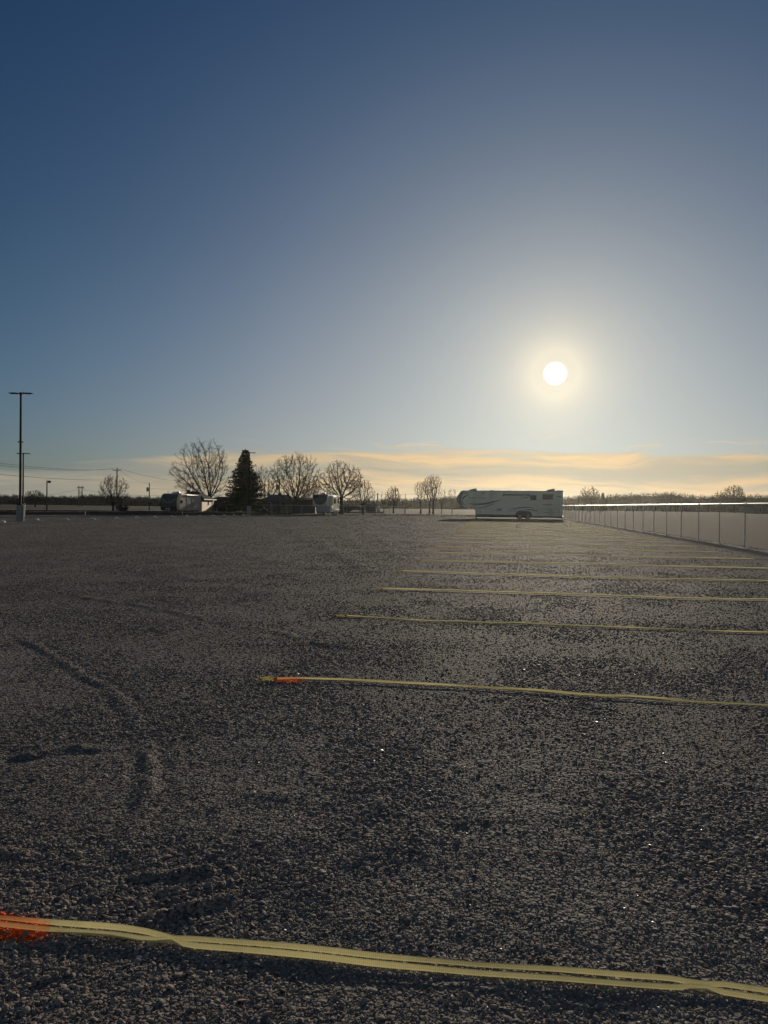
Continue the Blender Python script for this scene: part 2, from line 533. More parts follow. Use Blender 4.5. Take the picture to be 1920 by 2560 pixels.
M['shed'] = simple('shed_board', (0.05, 0.055, 0.06), 0.8, var=0.2)
M['carpaint'] = simple('car_paint', (0.06, 0.065, 0.075), 0.2, var=0.05)
M['contrail'] = bpy.data.materials.new('vapour'); M['contrail'].use_nodes = True
_nt = M['contrail'].node_tree; _nt.nodes.clear()
_vo = _nt.nodes.new('ShaderNodeVolumePrincipled'); _ou = _nt.nodes.new('ShaderNodeOutputMaterial')
_vo.inputs['Density'].default_value = 0.05; _vo.inputs['Anisotropy'].default_value = 0.5; _vo.inputs['Color'].default_value = (1, 1, 1, 1)
_nt.links.new(_vo.outputs[0], _ou.inputs['Volume'])
M['stake'] = simple('stake_plastic', (0.62, 0.52, 0.36), 0.5, var=0.1)

# ------------------------------------------------------------------ ground
FENCE_X0, FENCE_K = 10.45, 0.1445
def fence_x(y): return FENCE_X0 + FENCE_K * y

edge_px = [(-420, 1286), (0, 1287), (200, 1287), (420, 1288), (660, 1288), (950, 1290), (1100, 1290.5), (1250, 1291.5)]
EDGE = [(G(u, v).x, G(u, v).y) for u, v in edge_px]
far_fx = fence_x(118) + 0.3
LOT = [(-160, 60), (-160, -60), (fence_x(-60) + 0.25, -60), (fence_x(120) + 0.25, 120)] + EDGE[::-1] + [(-160, 70)]

def inside(x, y, poly):
    c = np.zeros(x.shape, dtype=bool)
    n = len(poly)
    for i in range(n):
        x1, y1 = poly[i]; x2, y2 = poly[(i + 1) % n]
        cond = ((y1 > y) != (y2 > y))
        xi = (x2 - x1) * (y - y1) / (y2 - y1 + 1e-12) + x1
        c ^= cond & (x < xi)
    return c

def polar(r0, r1, ratio_near, ratio_far, nfront, nback):
    rs = [r0]
    while rs[-1] < r1:
        q = ratio_near if rs[-1] < 12 else (ratio_near * 1.0 + (ratio_far - ratio_near) * min(1, (rs[-1] - 12) / 40))
        rs.append(rs[-1] * q)
    rs = np.array(rs)
    a0, a1 = math.radians(52), math.radians(128)
    th = np.concatenate([np.linspace(a0, a1, nfront, endpoint=False), np.linspace(a1, a0 + 2 * PI, nback, endpoint=False)])
    TH, RR = np.meshgrid(th, rs)
    X = RR * np.cos(TH); Y = RR * np.sin(TH)
    nr, nt_ = X.shape
    idx = np.arange(nr * nt_).reshape(nr, nt_)
    a = idx[:-1, :]; b = np.roll(idx, -1, axis=1)[:-1, :]; c = np.roll(idx, -1, axis=1)[1:, :]; d = idx[1:, :]
    faces = np.stack([a.ravel(), d.ravel(), c.ravel(), b.ravel()], axis=1)
    return X.ravel(), Y.ravel(), faces

X, Y, Fc = polar(0.5, 260, 1.0065, 1.012, 420, 90)
Z = H(X, Y)
cx = X[Fc].mean(axis=1); cy = Y[Fc].mean(axis=1)
keep = inside(cx + 0.5 * vnoise(cx, cy, 11), cy + 0.8 * vnoise(cx, cy, 12), LOT)
lot = np_mesh('gravel_lot', np.stack([X, Y, Z], 1), Fc[keep], M['gravel'], smooth=True)
# drop loose verts
bm = bmesh.new(); bm.from_mesh(lot.data)
bmesh.ops.delete(bm, geom=[v for v in bm.verts if not v.link_faces], context='VERTS')
bmesh.ops.holes_fill(bm, edges=[e for e in bm.edges if len(e.link_faces) == 1 and max(v.co.xy.length for v in e.verts) < 0.6], sides=0)
bm.to_mesh(lot.data); bm.free()
tag(lot, kind='structure')

X, Y, Fc = polar(2.0, 1500, 1.06, 1.05, 120, 60)
Zf = -0.20 + 0.10 * vnoise(X * 0.05, Y * 0.05, 21)
hole = np.hypot(X, Y) < 2.05
fld = np_mesh('field', np.stack([X, Y, Zf], 1), Fc, M['field'], smooth=True)
bm = bmesh.new(); bm.from_mesh(fld.data)
bmesh.ops.holes_fill(bm, edges=[e for e in bm.edges if len(e.link_faces) == 1 and max(v.co.xy.length for v in e.verts) < 3], sides=0)
bm.to_mesh(fld.data); bm.free()
tag(fld, kind='structure')

# grass berm and soil bank along the far left edge of the lot, pale road behind
def strip_mesh(name, pts, prof, mat, jit=0.05, kind='structure'):
    """sweep a cross profile [(offset outward, z)] along ground polyline pts"""
    vs = []; fs = []
    fine = []
    for i in range(len(pts) - 1):
        a, b = Vector(pts[i]), Vector(pts[i + 1])
        n = max(1, int((b - a).length / 1.5))
        for k in range(n): fine.append(a.lerp(b, k / n))
    fine.append(Vector(pts[-1]))
    for i, p in enumerate(fine):
        t = (fine[min(i + 1, len(fine) - 1)] - fine[max(i - 1, 0)]).normalized()
        nrm = Vector((-t.y, t.x))
        for o, z in prof:
            q = p + nrm * (o + R.uniform(-jit, jit) * 2)
            vs.append((q.x, q.y, z + R.uniform(-jit, jit) if z > -0.2 else z))
    k = len(prof)
    for i in range(len(fine) - 1):
        for j in range(k - 1):
            fs.append((i * k + j, (i + 1) * k + j, (i + 1) * k + j + 1, i * k + j + 1))
    return tag(np_mesh(name, np.array(vs), np.array(fs), mat, smooth=True), kind=kind)

edge_left = [(EDGE[i][0], EDGE[i][1]) for i in range(0, 5)]
strip_mesh('soil_bank', edge_left, [(-0.3, -0.3), (0.0, 0.02), (1.4, 0.38), (2.6, 0.44), (5.5, 0.40), (9.0, -0.3)], M['dirt'], 0.05)
edge_mid = [(p[0], p[1]) for p in EDGE[4:]]
strip_mesh('grass_verge', edge_mid, [(-0.3, -0.3), (0.0, 0.02), (1.5, 0.10), (6, 0.06), (14, -0.05), (18, -0.3)], M['grass'], 0.04)
ra, rb = G(-500, 1276), G(460, 1280)
rd = strip_mesh('road', [(ra.x, ra.y), (G(100, 1276.5).x, G(100, 1276.5).y), (rb.x, rb.y), (G(700, 1281).x, G(700, 1281).y), (G(960, 1281).x, G(960, 1281).y)],
           [(0, -0.3), (0.3, 0.14), (6.5, 0.16), (7, -0.3)], M['road'], 0.01)

ORD = ['nearest', 'second', 'third', 'fourth', 'fifth', 'sixth', 'seventh', 'eighth', 'ninth', 'tenth', 'eleventh', 'twelfth',
       'thirteenth', 'fourteenth', 'fifteenth', 'sixteenth', 'seventeenth', 'eighteenth', 'nineteenth', 'twentieth',
       'twenty-first', 'twenty-second', 'twenty-third', 'twenty-fourth', 'twenty-fifth']

def gp(pl): return [(G(u, v).x, G(u, v).y) for u, v in pl]

def extend(pl, xend):
    a = pl[-1]
    L = xend - a[0]
    return pl + [(xend, a[1] + L * -0.1445)] if L > 0.2 else pl

STRAPS = []; STRAP_LINES = []
near_pts = gp([(-330, 2290), (0, 2316), (290, 2335), (430, 2354), (640, 2371), (960, 2406), (1280, 2437), (1600, 2463), (1760, 2472), (1920, 2496)])
STRAPS.append((0, extend(near_pts, 9.0), 0.05, 2, 'wide yellow webbing strap crossing the bottom of the photo, nearest to the camera', False))
known = {
    1: [(690, 1703), (700, 1701), (790, 1704), (960, 1710), (1122, 1718), (1411, 1738), (1637, 1750), (1920, 1763)],
    2: [(866, 1542), (960, 1547), (1040, 1552), (1100, 1554), (1325, 1560), (1420, 1565), (1636, 1573), (1920, 1583)],
    3: [(956, 1473), (1062, 1475), (1240, 1481), (1465, 1488), (1700, 1498), (1920, 1502)],
    4: [(1006, 1431), (1075, 1432), (1150, 1435), (1240, 1438), (1400, 1443), (1920, 1455)],
}
rows_y = {}
for i in range(1, 25):
    if i in known:
        pts = gp(known[i])
        pts = extend(pts, fence_x(pts[-1][1]) - 1.6)
    else:
        yl = 6.9 + 3.66 * (i - 1)
        if yl > 93: break
        xl = -1.09 + (yl - 6.9) * 0.1445 + R.uniform(-0.12, 0.2)
        L = (fence_x(yl) - 1.8 - xl) / (1 - 0.0) - 0.3
        a = Vector((xl, yl, 0)); b = a + S_DIR * L
        pts = []
        for t in range(9):
            q = a.lerp(b, t / 8); pts.append((q.x, q.y + (R.uniform(-0.10, 0.10) if 0 < t < 8 else 0)))
    lbls = {1: 'second strap from the camera, with orange paint sprayed over its frayed left end',
            2: 'thin yellow strap crossing the lot, third from the camera, unpainted left end',
            3: 'thin yellow strap crossing the lot, fourth from the camera'}
    lb = lbls.get(i, 'thin pale strap laid across the gravel, %s one counted away from the camera' % ORD[i])
    STRAPS.append((i, pts, 0.12 if i < 4 else 0.3, 1 if i < 3 else 0, lb, True))
    STRAP_LINES.append((pts, 0.05 if i < 3 else 0.075))

# ------------------------------------------------------------------ loose gravel (instanced stones)
rng = np.random.default_rng(5)
def scatter(y0, y1, dens, s_med, s_sig, margin=0.8):
    a0, a1 = y0, y1
    half = lambda y: 0.53 * y + margin
    area = (half(y0) + half(y1)) * (y1 - y0)
    n = int(area * dens)
    yy = rng.uniform(y0, y1, int(n * 1.6)); w = half(yy) / half(y1)
    yy = yy[rng.uniform(0, 1, len(yy)) < w][:n]
    xx = rng.uniform(-1, 1, len(yy)) * half(yy)
    s = s_med * np.exp(rng.normal(0, s_sig, len(yy)))
    # coarse stones collect in the churned patches
    coarse = np.clip(vnoise(xx * 1.3, yy * 1.3, 31) * 2.4 + 0.3, 0, 1)
    s = s * (0.78 + 0.60 * coarse)
    return xx, yy, s, coarse
def dens_at(y): return 13500 * (y / 2.4) ** -1.66
sets = []
yb = [1.75]
while yb[-1] < 112: yb.append(yb[-1] * 1.12)
for y0_, y1_ in zip(yb[:-1], yb[1:]):
    ymid = (y0_ + y1_) / 2
    sets.append(scatter(y0_, y1_, dens_at(ymid), 0.0084 * (ymid / 2.4) ** 0.42, 0.46))
px = np.concatenate([s[0] for s in sets]); py = np.concatenate([s[1] for s in sets]); ps = np.concatenate([s[2] for s in sets])
ps = np.clip(ps, 0.004, np.maximum(0.034, 0.0009 * py))
ok = (px < fence_x(py)) & inside(px, py + 2.0, LOT)
for pl_, w_ in STRAP_LINES:
    for (ax, ay), (bx, by) in zip(pl_[:-1], pl_[1:]):
        m_ = (py > min(ay, by) - 0.2) & (py < max(ay, by) + 0.2) & (px > min(ax, bx) - 0.1) & (px < max(ax, bx) + 0.1)
        if not m_.any(): continue
        dx, dy = bx - ax, by - ay; L2 = dx * dx + dy * dy + 1e-9
        t = np.clip(((px[m_] - ax) * dx + (py[m_] - ay) * dy) / L2, 0, 1)
        dd_ = np.hypot(px[m_] - ax - t * dx, py[m_] - ay - t * dy)
        idx_ = np.where(m_)[0]
        ok[idx_[dd_ < w_]] = False
px, py, ps = px[ok], py[ok], ps[ok]
n = len(px)
pz = H(px, py) + ps * rng.uniform(-0.12, 0.12, n)
me = bpy.data.meshes.new('gravel')
me.vertices.add(n)
me.vertices.foreach_set('co', np.stack([px, py, pz], 1).astype(np.float32).ravel())
a = me.attributes.new('rot', 'FLOAT_VECTOR', 'POINT')
a.data.foreach_set('vector', np.stack([rng.normal(0, 0.38, n), rng.normal(0, 0.38, n), rng.uniform(0, 6.28, n)], 1).astype(np.float32).ravel())
a = me.attributes.new('scl', 'FLOAT_VECTOR', 'POINT')
sx = ps * rng.uniform(0.85, 1.25, n); sy = ps * rng.uniform(0.6, 0.95, n); sz = ps * rng.uniform(0.22, 0.50, n)
a.data.foreach_set('vector', (np.stack([sx, sy, sz], 1) * 0.5).astype(np.float32).ravel())
a = me.attributes.new('shade', 'FLOAT', 'POINT')
shade = np.clip(rng.beta(1.9, 2.9, n) * 0.92, 0, 0.93); shade[rng.uniform(0, 1, n) < 0.003] = 1.0
a.data.foreach_set('value', shade.astype(np.float32))
pm = np.zeros(n)
for (qx, qy, rx, ry, an) in PAINT_SPOTS:
    dx, dy = px - qx, py - qy
    ca, sa = math.cos(an), math.sin(an)
    e = np.hypot((dx * ca + dy * sa) / rx, (-dx * sa + dy * ca) / ry) + 0.5 * vnoise(px * 40, py * 40, 77)
    pm = np.maximum(pm, np.clip((1.05 - e) / 0.25, 0, 1))
pm *= (rng.uniform(0, 1, n) > 0.10)
a = me.attributes.new('paint', 'FLOAT', 'POINT')
a.data.foreach_set('value', pm.astype(np.float32))
me.update()
gro = bpy.data.objects.new('gravel', me); COL.objects.link(gro)
me.materials.append(M['stone'])
tag(gro, 'loose grey stones covering the lot in the foreground', 'gravel', kind='stuff')
gt = bpy.data.node_groups.new('gravel_scatter', 'GeometryNodeTree')
gt.interface.new_socket('Geometry', in_out='INPUT', socket_type='NodeSocketGeometry')
gt.interface.new_socket('Geometry', in_out='OUTPUT', socket_type='NodeSocketGeometry')
gi = gt.nodes.new('NodeGroupInput'); go_ = gt.nodes.new('NodeGroupOutput')
g2i = gt.nodes.new('GeometryNodeGeometryToInstance')
for i in range(7):
    ico = gt.nodes.new('GeometryNodeMeshIcoSphere')
    ico.inputs['Radius'].default_value = 1.0
    ico.inputs['Subdivisions'].default_value = 2
    sp = gt.nodes.new('GeometryNodeSetPosition')
    posn = gt.nodes.new('GeometryNodeInputPosition')
    nz = gt.nodes.new('ShaderNodeTexNoise'); nz.noise_dimensions = '4D'
    nz.inputs['W'].default_value = 3.7 * i; nz.inputs['Scale'].default_value = 0.85; nz.inputs['Detail'].default_value = 1.5
    sub = gt.nodes.new('ShaderNodeVectorMath'); sub.operation = 'SUBTRACT'; sub.inputs[1].default_value = (0.5, 0.5, 0.5)
    scl = gt.nodes.new('ShaderNodeVectorMath'); scl.operation = 'SCALE'; scl.inputs['Scale'].default_value = 1.15
    gt.links.new(posn.outputs[0], nz.inputs['Vector']); gt.links.new(nz.outputs['Color'], sub.inputs[0])
    gt.links.new(sub.outputs[0], scl.inputs[0]); gt.links.new(scl.outputs[0], sp.inputs['Offset'])
    gt.links.new(ico.outputs['Mesh'], sp.inputs['Geometry'])
    sm = gt.nodes.new('GeometryNodeSetMaterial'); sm.inputs['Material'].default_value = M['stone']
    gt.links.new(sp.outputs[0], sm.inputs[0])
    ss = gt.nodes.new('GeometryNodeSetShadeSmooth'); ss.inputs['Shade Smooth'].default_value = (i % 2 == 0)
    gt.links.new(sm.outputs[0], ss.inputs[0])
    gt.links.new(ss.outputs[0], g2i.inputs[0])
iop = gt.nodes.new('GeometryNodeInstanceOnPoints')
iop.inputs['Pick Instance'].default_value = True
gt.links.new(gi.outputs[0], iop.inputs['Points']); gt.links.new(g2i.outputs[0], iop.inputs['Instance'])
for nm, sock, dt in (('rot', 'Rotation', 'FLOAT_VECTOR'), ('scl', 'Scale', 'FLOAT_VECTOR')):
    na = gt.nodes.new('GeometryNodeInputNamedAttribute'); na.data_type = dt; na.inputs['Name'].default_value = nm
    gt.links.new(na.outputs['Attribute'], iop.inputs[sock])
gt.links.new(iop.outputs[0], go_.inputs[0])
md = gro.modifiers.new('scatter', 'NODES'); md.node_group = gt

# ------------------------------------------------------------------ marking straps
def ribbon(mb, path, offs, width, thick, rise, twist=None, arch=0.003):
    """flat woven band following path (list of (x,y)), offset sideways; gentle arch across"""
    nP = len(path)
    xs = np.array([p[0] for p in path]); ys = np.array([p[1] for p in path])
    tx = np.gradient(xs); ty = np.gradient(ys); L = np.hypot(tx, ty); nx, ny = -ty / L, tx / L
    cols = []
    st_ = float(np.mean(L)) + 1e-6
    g0 = np.maximum.reduce([H(xs + nx * q_, ys + ny * q_) for q_ in (-0.03, -0.015, 0.0, 0.015, 0.03)])
    kw = max(1, int(0.12 / st_))
    pad = np.pad(g0, kw, mode='edge')
    env_ = np.maximum.reduce([pad[i_:i_ + nP] for i_ in range(2 * kw + 1)])
    pad = np.pad(env_, kw, mode='edge')
    env_ = np.mean([pad[i_:i_ + nP] for i_ in range(2 * kw + 1)], axis=0)
    for s, zz in ((-0.5, 0.0), (-0.28, arch), (0.28, arch), (0.5, 0.0)):
        ox = xs + nx * (offs + s * width); oy = ys + ny * (offs + s * width)
        oz = env_ + rise + zz + (twist * (s + 0.5) if twist is not None else 0)
        cols.append(np.stack([ox, oy, oz], 1))
    top = np.stack(cols, 1)                    # nP,4,3: one woven layer, so light passes through it
    b = len(mb.v)
    mb.v.extend(map(tuple, top.reshape(-1, 3)))
    for i in range(nP - 1):
        for j in range(3):
            a0 = b + i * 4 + j
            mb.f.append((a0, a0 + 4, a0 + 5, a0 + 1))
    return mb

def resample(pts, step):
    out = []
    for i in range(len(pts) - 1):
        a, b = pts[i], pts[i + 1]
        L = math.hypot(b[0] - a[0], b[1] - a[1]); n = max(1, int(L / step))
        for k in range(n): out.append((a[0] + (b[0] - a[0]) * k / n, a[1] + (b[1] - a[1]) * k / n))
    out.append(pts[-1])
    return out

def smooth_path(p, it):
    p = [list(q) for q in p]
    for _ in range(it):
        q = [p[0]] + [[(p[i - 1][0] + 2 * p[i][0] + p[i + 1][0]) / 4, (p[i - 1][1] + 2 * p[i][1] + p[i + 1][1]) / 4] for i in range(1, len(p) - 1)] + [p[-1]]
        p = q
    return [tuple(q) for q in p]

def strap(i, pts, step, detail, label, end_on=True, gap=None):
    p = smooth_path(resample(pts, step), 6 if detail < 2 else 3)
    e = empty('marking_strap', (p[0][0], p[0][1], h1(*p[0])))
    tag(e, label, 'strap', 'yellow straps laid across the lot to mark stalls')
    n = len(p); far_ = max(0.0, min(1.0, (i - 3) / 7))
    def loc(mb):
        o = Vector(e.location); mb.v = [(x - o.x, y - o.y, z - o.z) for x, y, z in mb.v]; return mb
    s = np.arange(n) * step
    xs = np.array([q[0] for q in p]); ys = np.array([q[1] for q in p])
    k = 3.0 + i
    pinch = np.ones(n)
    if detail >= 2:
        for (pu, pv, wd) in ((428, 2350, 0.05), (1745, 2467, 0.05)):
            c = G(pu, pv); d = np.hypot(xs - c.x, ys - c.y); pinch -= 0.75 * np.exp(-(d / wd) ** 2)
    spread = (0.0225 if detail >= 2 else 0.017) + 0.005 * np.array([vnoise(np.array([t * 1.7]), np.array([k]), 41)[0] for t in s]) + (0.004 if detail < 1 else 0)
    for side in (-1, 1):
        off = side * spread * np.clip(pinch, 0.25, 1)
        tw = 0.010 * np.array([vnoise(np.array([t * 2.3]), np.array([k + side]), 43)[0] for t in s]) + 0.005
        loc(ribbon(MB(), p, off, {2: 0.0180, 1: 0.017, 0: 0.017 + 0.003 * far_}[detail], 0.0022, {2: 0.009, 1: 0.014, 0: 0.017 + 0.003 * far_}[detail], tw + {2: 0.006, 1: 0.004, 0: 0.011 + 0.010 * far_}[detail], arch=0.0006)).build('edge_band', M['web'], e, smooth=False)
    if detail >= 1:
        # knitted lacing between the two bands
        mb = MB()
        st = 0.007 if detail >= 2 else 0.03
        pf = resample(p, st)
        ax = np.array([q[0] for q in pf]); ay = np.array([q[1] for q in pf])
        tx = np.gradient(ax); ty = np.gradient(ay); L = np.hypot(tx, ty) + 1e-9
        sg = np.where(np.arange(len(pf)) % 2 == 0, 1, -1) * 0.011
        dst = np.arange(len(pf)) * st
        zx = ax - ty / L * sg; zy = ay + tx / L * sg
        g1 = np.maximum(H(zx, zy), H(ax, ay))
        kq = max(1, int(0.12 / st)); pq = np.pad(g1, kq, mode='edge')
        g1 = np.maximum.reduce([pq[q_:q_ + len(g1)] for q_ in range(0, 2 * kq + 1, max(1, kq // 8))])
        zz = g1 + 0.004
        lim = int((4.6 if detail >= 2 else 7) / st)
        pts3 = [Vector((zx[j], zy[j], zz[j])) for j in range(min(len(pf), lim))]
        mb.tube(pts3, 0.0014 if detail >= 2 else 0.003, 3)
        loc(mb).build('netting', M['net'], e)
    if end_on:
        # frayed, knotted tail with a nail plate
        mb = MB()
        q0 = Vector((p[0][0], p[0][1], 0)); d = -S_DIR
        for kk in range(5):
            aa = R.uniform(-0.5, 0.5); pts3 = []
            for t in range(6):
                pp = q0 + (Matrix.Rotation(aa + 0.25 * math.sin(t + kk), 3, 'Z') @ d) * (0.035 * t)
                pts3.append(Vector((pp.x, pp.y, h1(pp.x, pp.y) + 0.016 + 0.02 * math.sin(t * 0.8 + kk))))
            mb.tube(pts3, [0.006, 0.005, 0.005, 0.004, 0.003, 0.002], 4)
        mb.tube([Vector((q0.x, q0.y, h1(q0.x, q0.y) + 0.02)) + Vector((0.012 * math.cos(a_), 0.02 * math.sin(a_), 0.012 * math.sin(a_ * 2))) for a_ in [j * 0.8 for j in range(9)]], 0.008, 5)
        loc(mb).build('frayed_end', M['web'], e)
    return e

for i_, pts_, step_, det_, lb_, eo_ in STRAPS: strap(i_, pts_, step_, det_, lb_, end_on=eo_)

# bundled strap ends along the far row of stalls on the left
bund_px = [(7, 1307.5), (92, 1302), (166, 1301), (231, 1300), (290.5, 1298), (342, 1296.5), (387, 1294.5), (428, 1293), (467, 1292.5), (500, 1291.8),
           (532, 1291.2), (561, 1290.6), (585.6, 1290), (609, 1289.8), (899, 1291.8), (951, 1292.2), (1001, 1292.8), (1053.6, 1293.2), (1105, 1293.6), (1160, 1294.2)]
b_lab = ['pale bundled strap end lying left of the near lamp post, at the photo edge']
for i_ in range(1, 14):
    b_lab.append('pale bundled strap end on the gravel, %s to the right of the near lamp post' % ['first', 'second', 'third', 'fourth', 'fifth', 'sixth', 'seventh', 'eighth', 'ninth', 'tenth', 'eleventh', 'twelfth', 'thirteenth'][i_ - 1])
b_lab += ['loose pale strap end at the lot edge, just right of the middle camper',
          'loose pale strap end at the lot edge, second right of the middle camper',
          'slanting pale strap end at the lot edge, below the dense bare tree clump',
          'slanting pale strap end at the lot edge, below the three tall slender trees',
          'slanting pale strap end at the lot edge, left of the long white trailer',
          'bright pale strap end under the raised front of the long white trailer']
for i, (u, v) in enumerate(bund_px):
    c = G(u, v)
    rr = random.Random(100 + i)
    e = empty('strap_bundle', (c.x, c.y, 0.0))
    tag(e, b_lab[i], 'strap bundle', 'bundled strap ends along the far stall row')
    mb = MB()
    W = 0.42 if i < 14 else 0.5
    for k in range(7):
        pts3 = []
        a0 = rr.uniform(-0.4, 0.4); z0 = rr.uniform(0.05, 0.20)
        for t in range(9):
            s = (t / 8 - 0.5)
            pts3.append(Vector((s * W * rr.uniform(0.85, 1.15), rr.uniform(-0.1, 0.1) + a0 * s, 0.03 + z0 * (1 - (2 * s) ** 2) + rr.uniform(0, 0.03))))
        mb.tube(pts3, 0.022, 4)
    mb.build('coil', M['whiteband'], e)
    mb = MB()
    L = rr.uniform(0.3, 0.8)
    ang = math.radians(-8 if i < 14 else 62)
    pts3 = [Vector((W * 0.4 + math.cos(ang) * L * t / 8, math.sin(ang) * L * t / 8 + rr.uniform(-0.02, 0.02), 0.035 + rr.uniform(0, 0.02))) for t in range(9)]
    mb.tube(pts3, 0.018, 4)
    mb.build('tail', M['whiteband'], e)

# ------------------------------------------------------------------ chain link fences
def chain_fence(name, pts, height, label, wire_r, cell, post_r=0.023, bottom_fill=False):
    a0 = Vector((pts[0][0], pts[0][1], 0))
    e = empty(name, a0)
    tag(e, label, 'fence')
    rail = MB(); net = MB()
    tops = []
    for i, p in enumerate(pts):
        z0 = -0.25
        mb = MB().tube([Vector((p[0], p[1], z0)) - a0, Vector((p[0], p[1], height)) - a0], post_r, 8)
        # dome cap and rail loop
        mb.tube([Vector((p[0], p[1], height - 0.02)) - a0, Vector((p[0], p[1], height + 0.03)) - a0, Vector((p[0], p[1], height + 0.07)) - a0], [post_r * 1.3, post_r * 1.3, 0.006], 8)
        mb.build('post', M['galv'], e, smooth=False)
        tops.append(Vector((p[0], p[1], height + 0.01)) - a0)
    rail.tube(tops, 0.026, 12)
    rail.build('top_rail', M['rail'], e, smooth=True)
    for i in range(len(pts) - 1):
        a = Vector((pts[i][0], pts[i][1], 0.04)) - a0; b = Vector((pts[i + 1][0], pts[i + 1][1], 0.04)) - a0
        L = (b - a).length; d = (b - a) / L; up = Vector((0, 0, 1)); h = height - 0.06
        nr = d.cross(up) * (post_r + 0.008)
        nW = int((L + h) / cell)
        for sgn in (1, -1):
            for k in range(nW):
                s0 = -h + (k + 0.5) * cell
                # line s = s0 + t, z = t  (t 0..h)
                t0 = max(0, -s0); t1 = min(h, L - s0)
                if t1 - t0 < 0.02: continue
                p0 = (s0 + t0, t0 if sgn > 0 else h - t0); p1 = (s0 + t1, t1 if sgn > 0 else h - t1)
                A = a + d * p0[0] + up * p0[1] + nr * (1 + 0.08 * sgn); B = a + d * p1[0] + up * p1[1] + nr * (1 + 0.08 * sgn)
                net.tube([A, B], wire_r, 3, caps=False)
        net.tube([a + nr, b + nr], wire_r * 1.3, 3, caps=False)
    net.build('wire_mesh', M['wire'], e)
    return e

f_pts = [(fence_x(y), y) for y in [20.2 + 3.4 * k for k in range(30)]]
chain_fence('chain_link_fence', f_pts, 1.83, 'long galvanised chain link fence running back along the right side of the lot', 0.0013, 0.075)
ff = []
for k in range(13):
    u = 566 + 40 * k * 0.93
    g = P(u, 1264, 131)
    ff.append((g.x, 131 + 0.12 * k * 3))
chain_fence('chain_link_fence', ff, 1.45, 'low chain link fence with grey posts in front of the dark house and spruce', 0.0025, 0.10, post_r=0.035)
# stones and weeds along the foot of the right fence
mb = MB()
for k in range(2600):
    y = R.uniform(18, 118) if k % 3 else R.uniform(18, 50)
    x = fence_x(y) + R.gauss(0.12, 0.10)
    s = R.uniform(0.02, 0.06)
    a = R.uniform(0, 6.28)
    hh = R.uniform(0.03, 0.13)
    mb.poly([(x - s * 0.3 * math.cos(a), y - s * 0.3 * math.sin(a), -0.03), (x + s * 0.3 * math.cos(a), y + s * 0.3 * math.sin(a), -0.03), (x + R.uniform(-.06, .06), y + R.uniform(-.06, .06), hh)], [(0, 1, 2)])
tag(mb.build('fence_weeds', M['grass']), 'dry grass growing along the foot of the right chain link fence', 'grass', kind='stuff')
strip_mesh('gravel_edge', [(fence_x(y) + 0.12, y) for y in (14, 40, 80, 119)], [(-0.28, -0.3), (-0.16, 0.02), (0.0, 0.04), (0.14, 0.03), (0.6, -0.3)], simple('pale_edge_stone', (0.27, 0.25, 0.22), 0.8, var=0.4, scale=3, bump=0.8, bscale=20), 0.018)

# dry grass tufts on the bank and verge
mb = MB()
for k in range(5200):
    i = R.randrange(0, len(EDGE) - 1)
    t = R.random()
    x = EDGE[i][0] + (EDGE[i + 1][0] - EDGE[i][0]) * t; y = EDGE[i][1] + (EDGE[i + 1][1] - EDGE[i][1]) * t
    off = R.uniform(0.4, 9)
    y += off
    zb = 0.36 if i < 4 and 1.4 < off < 6 else 0.02
    a = R.uniform(0, 6.28); s = R.uniform(0.02, 0.05); hh = R.uniform(0.08, 0.30)
    mb.poly([(x - s * math.cos(a), y - s * math.sin(a), zb - 0.05), (x + s * math.cos(a), y + s * math.sin(a), zb - 0.05), (x + R.uniform(-.1, .1), y + R.uniform(-.1, .1), zb + hh)], [(0, 1, 2)])
tag(mb.build('dry_grass', M['grass']), 'dry grass tufts along the far edge of the lot', 'grass', kind='stuff')

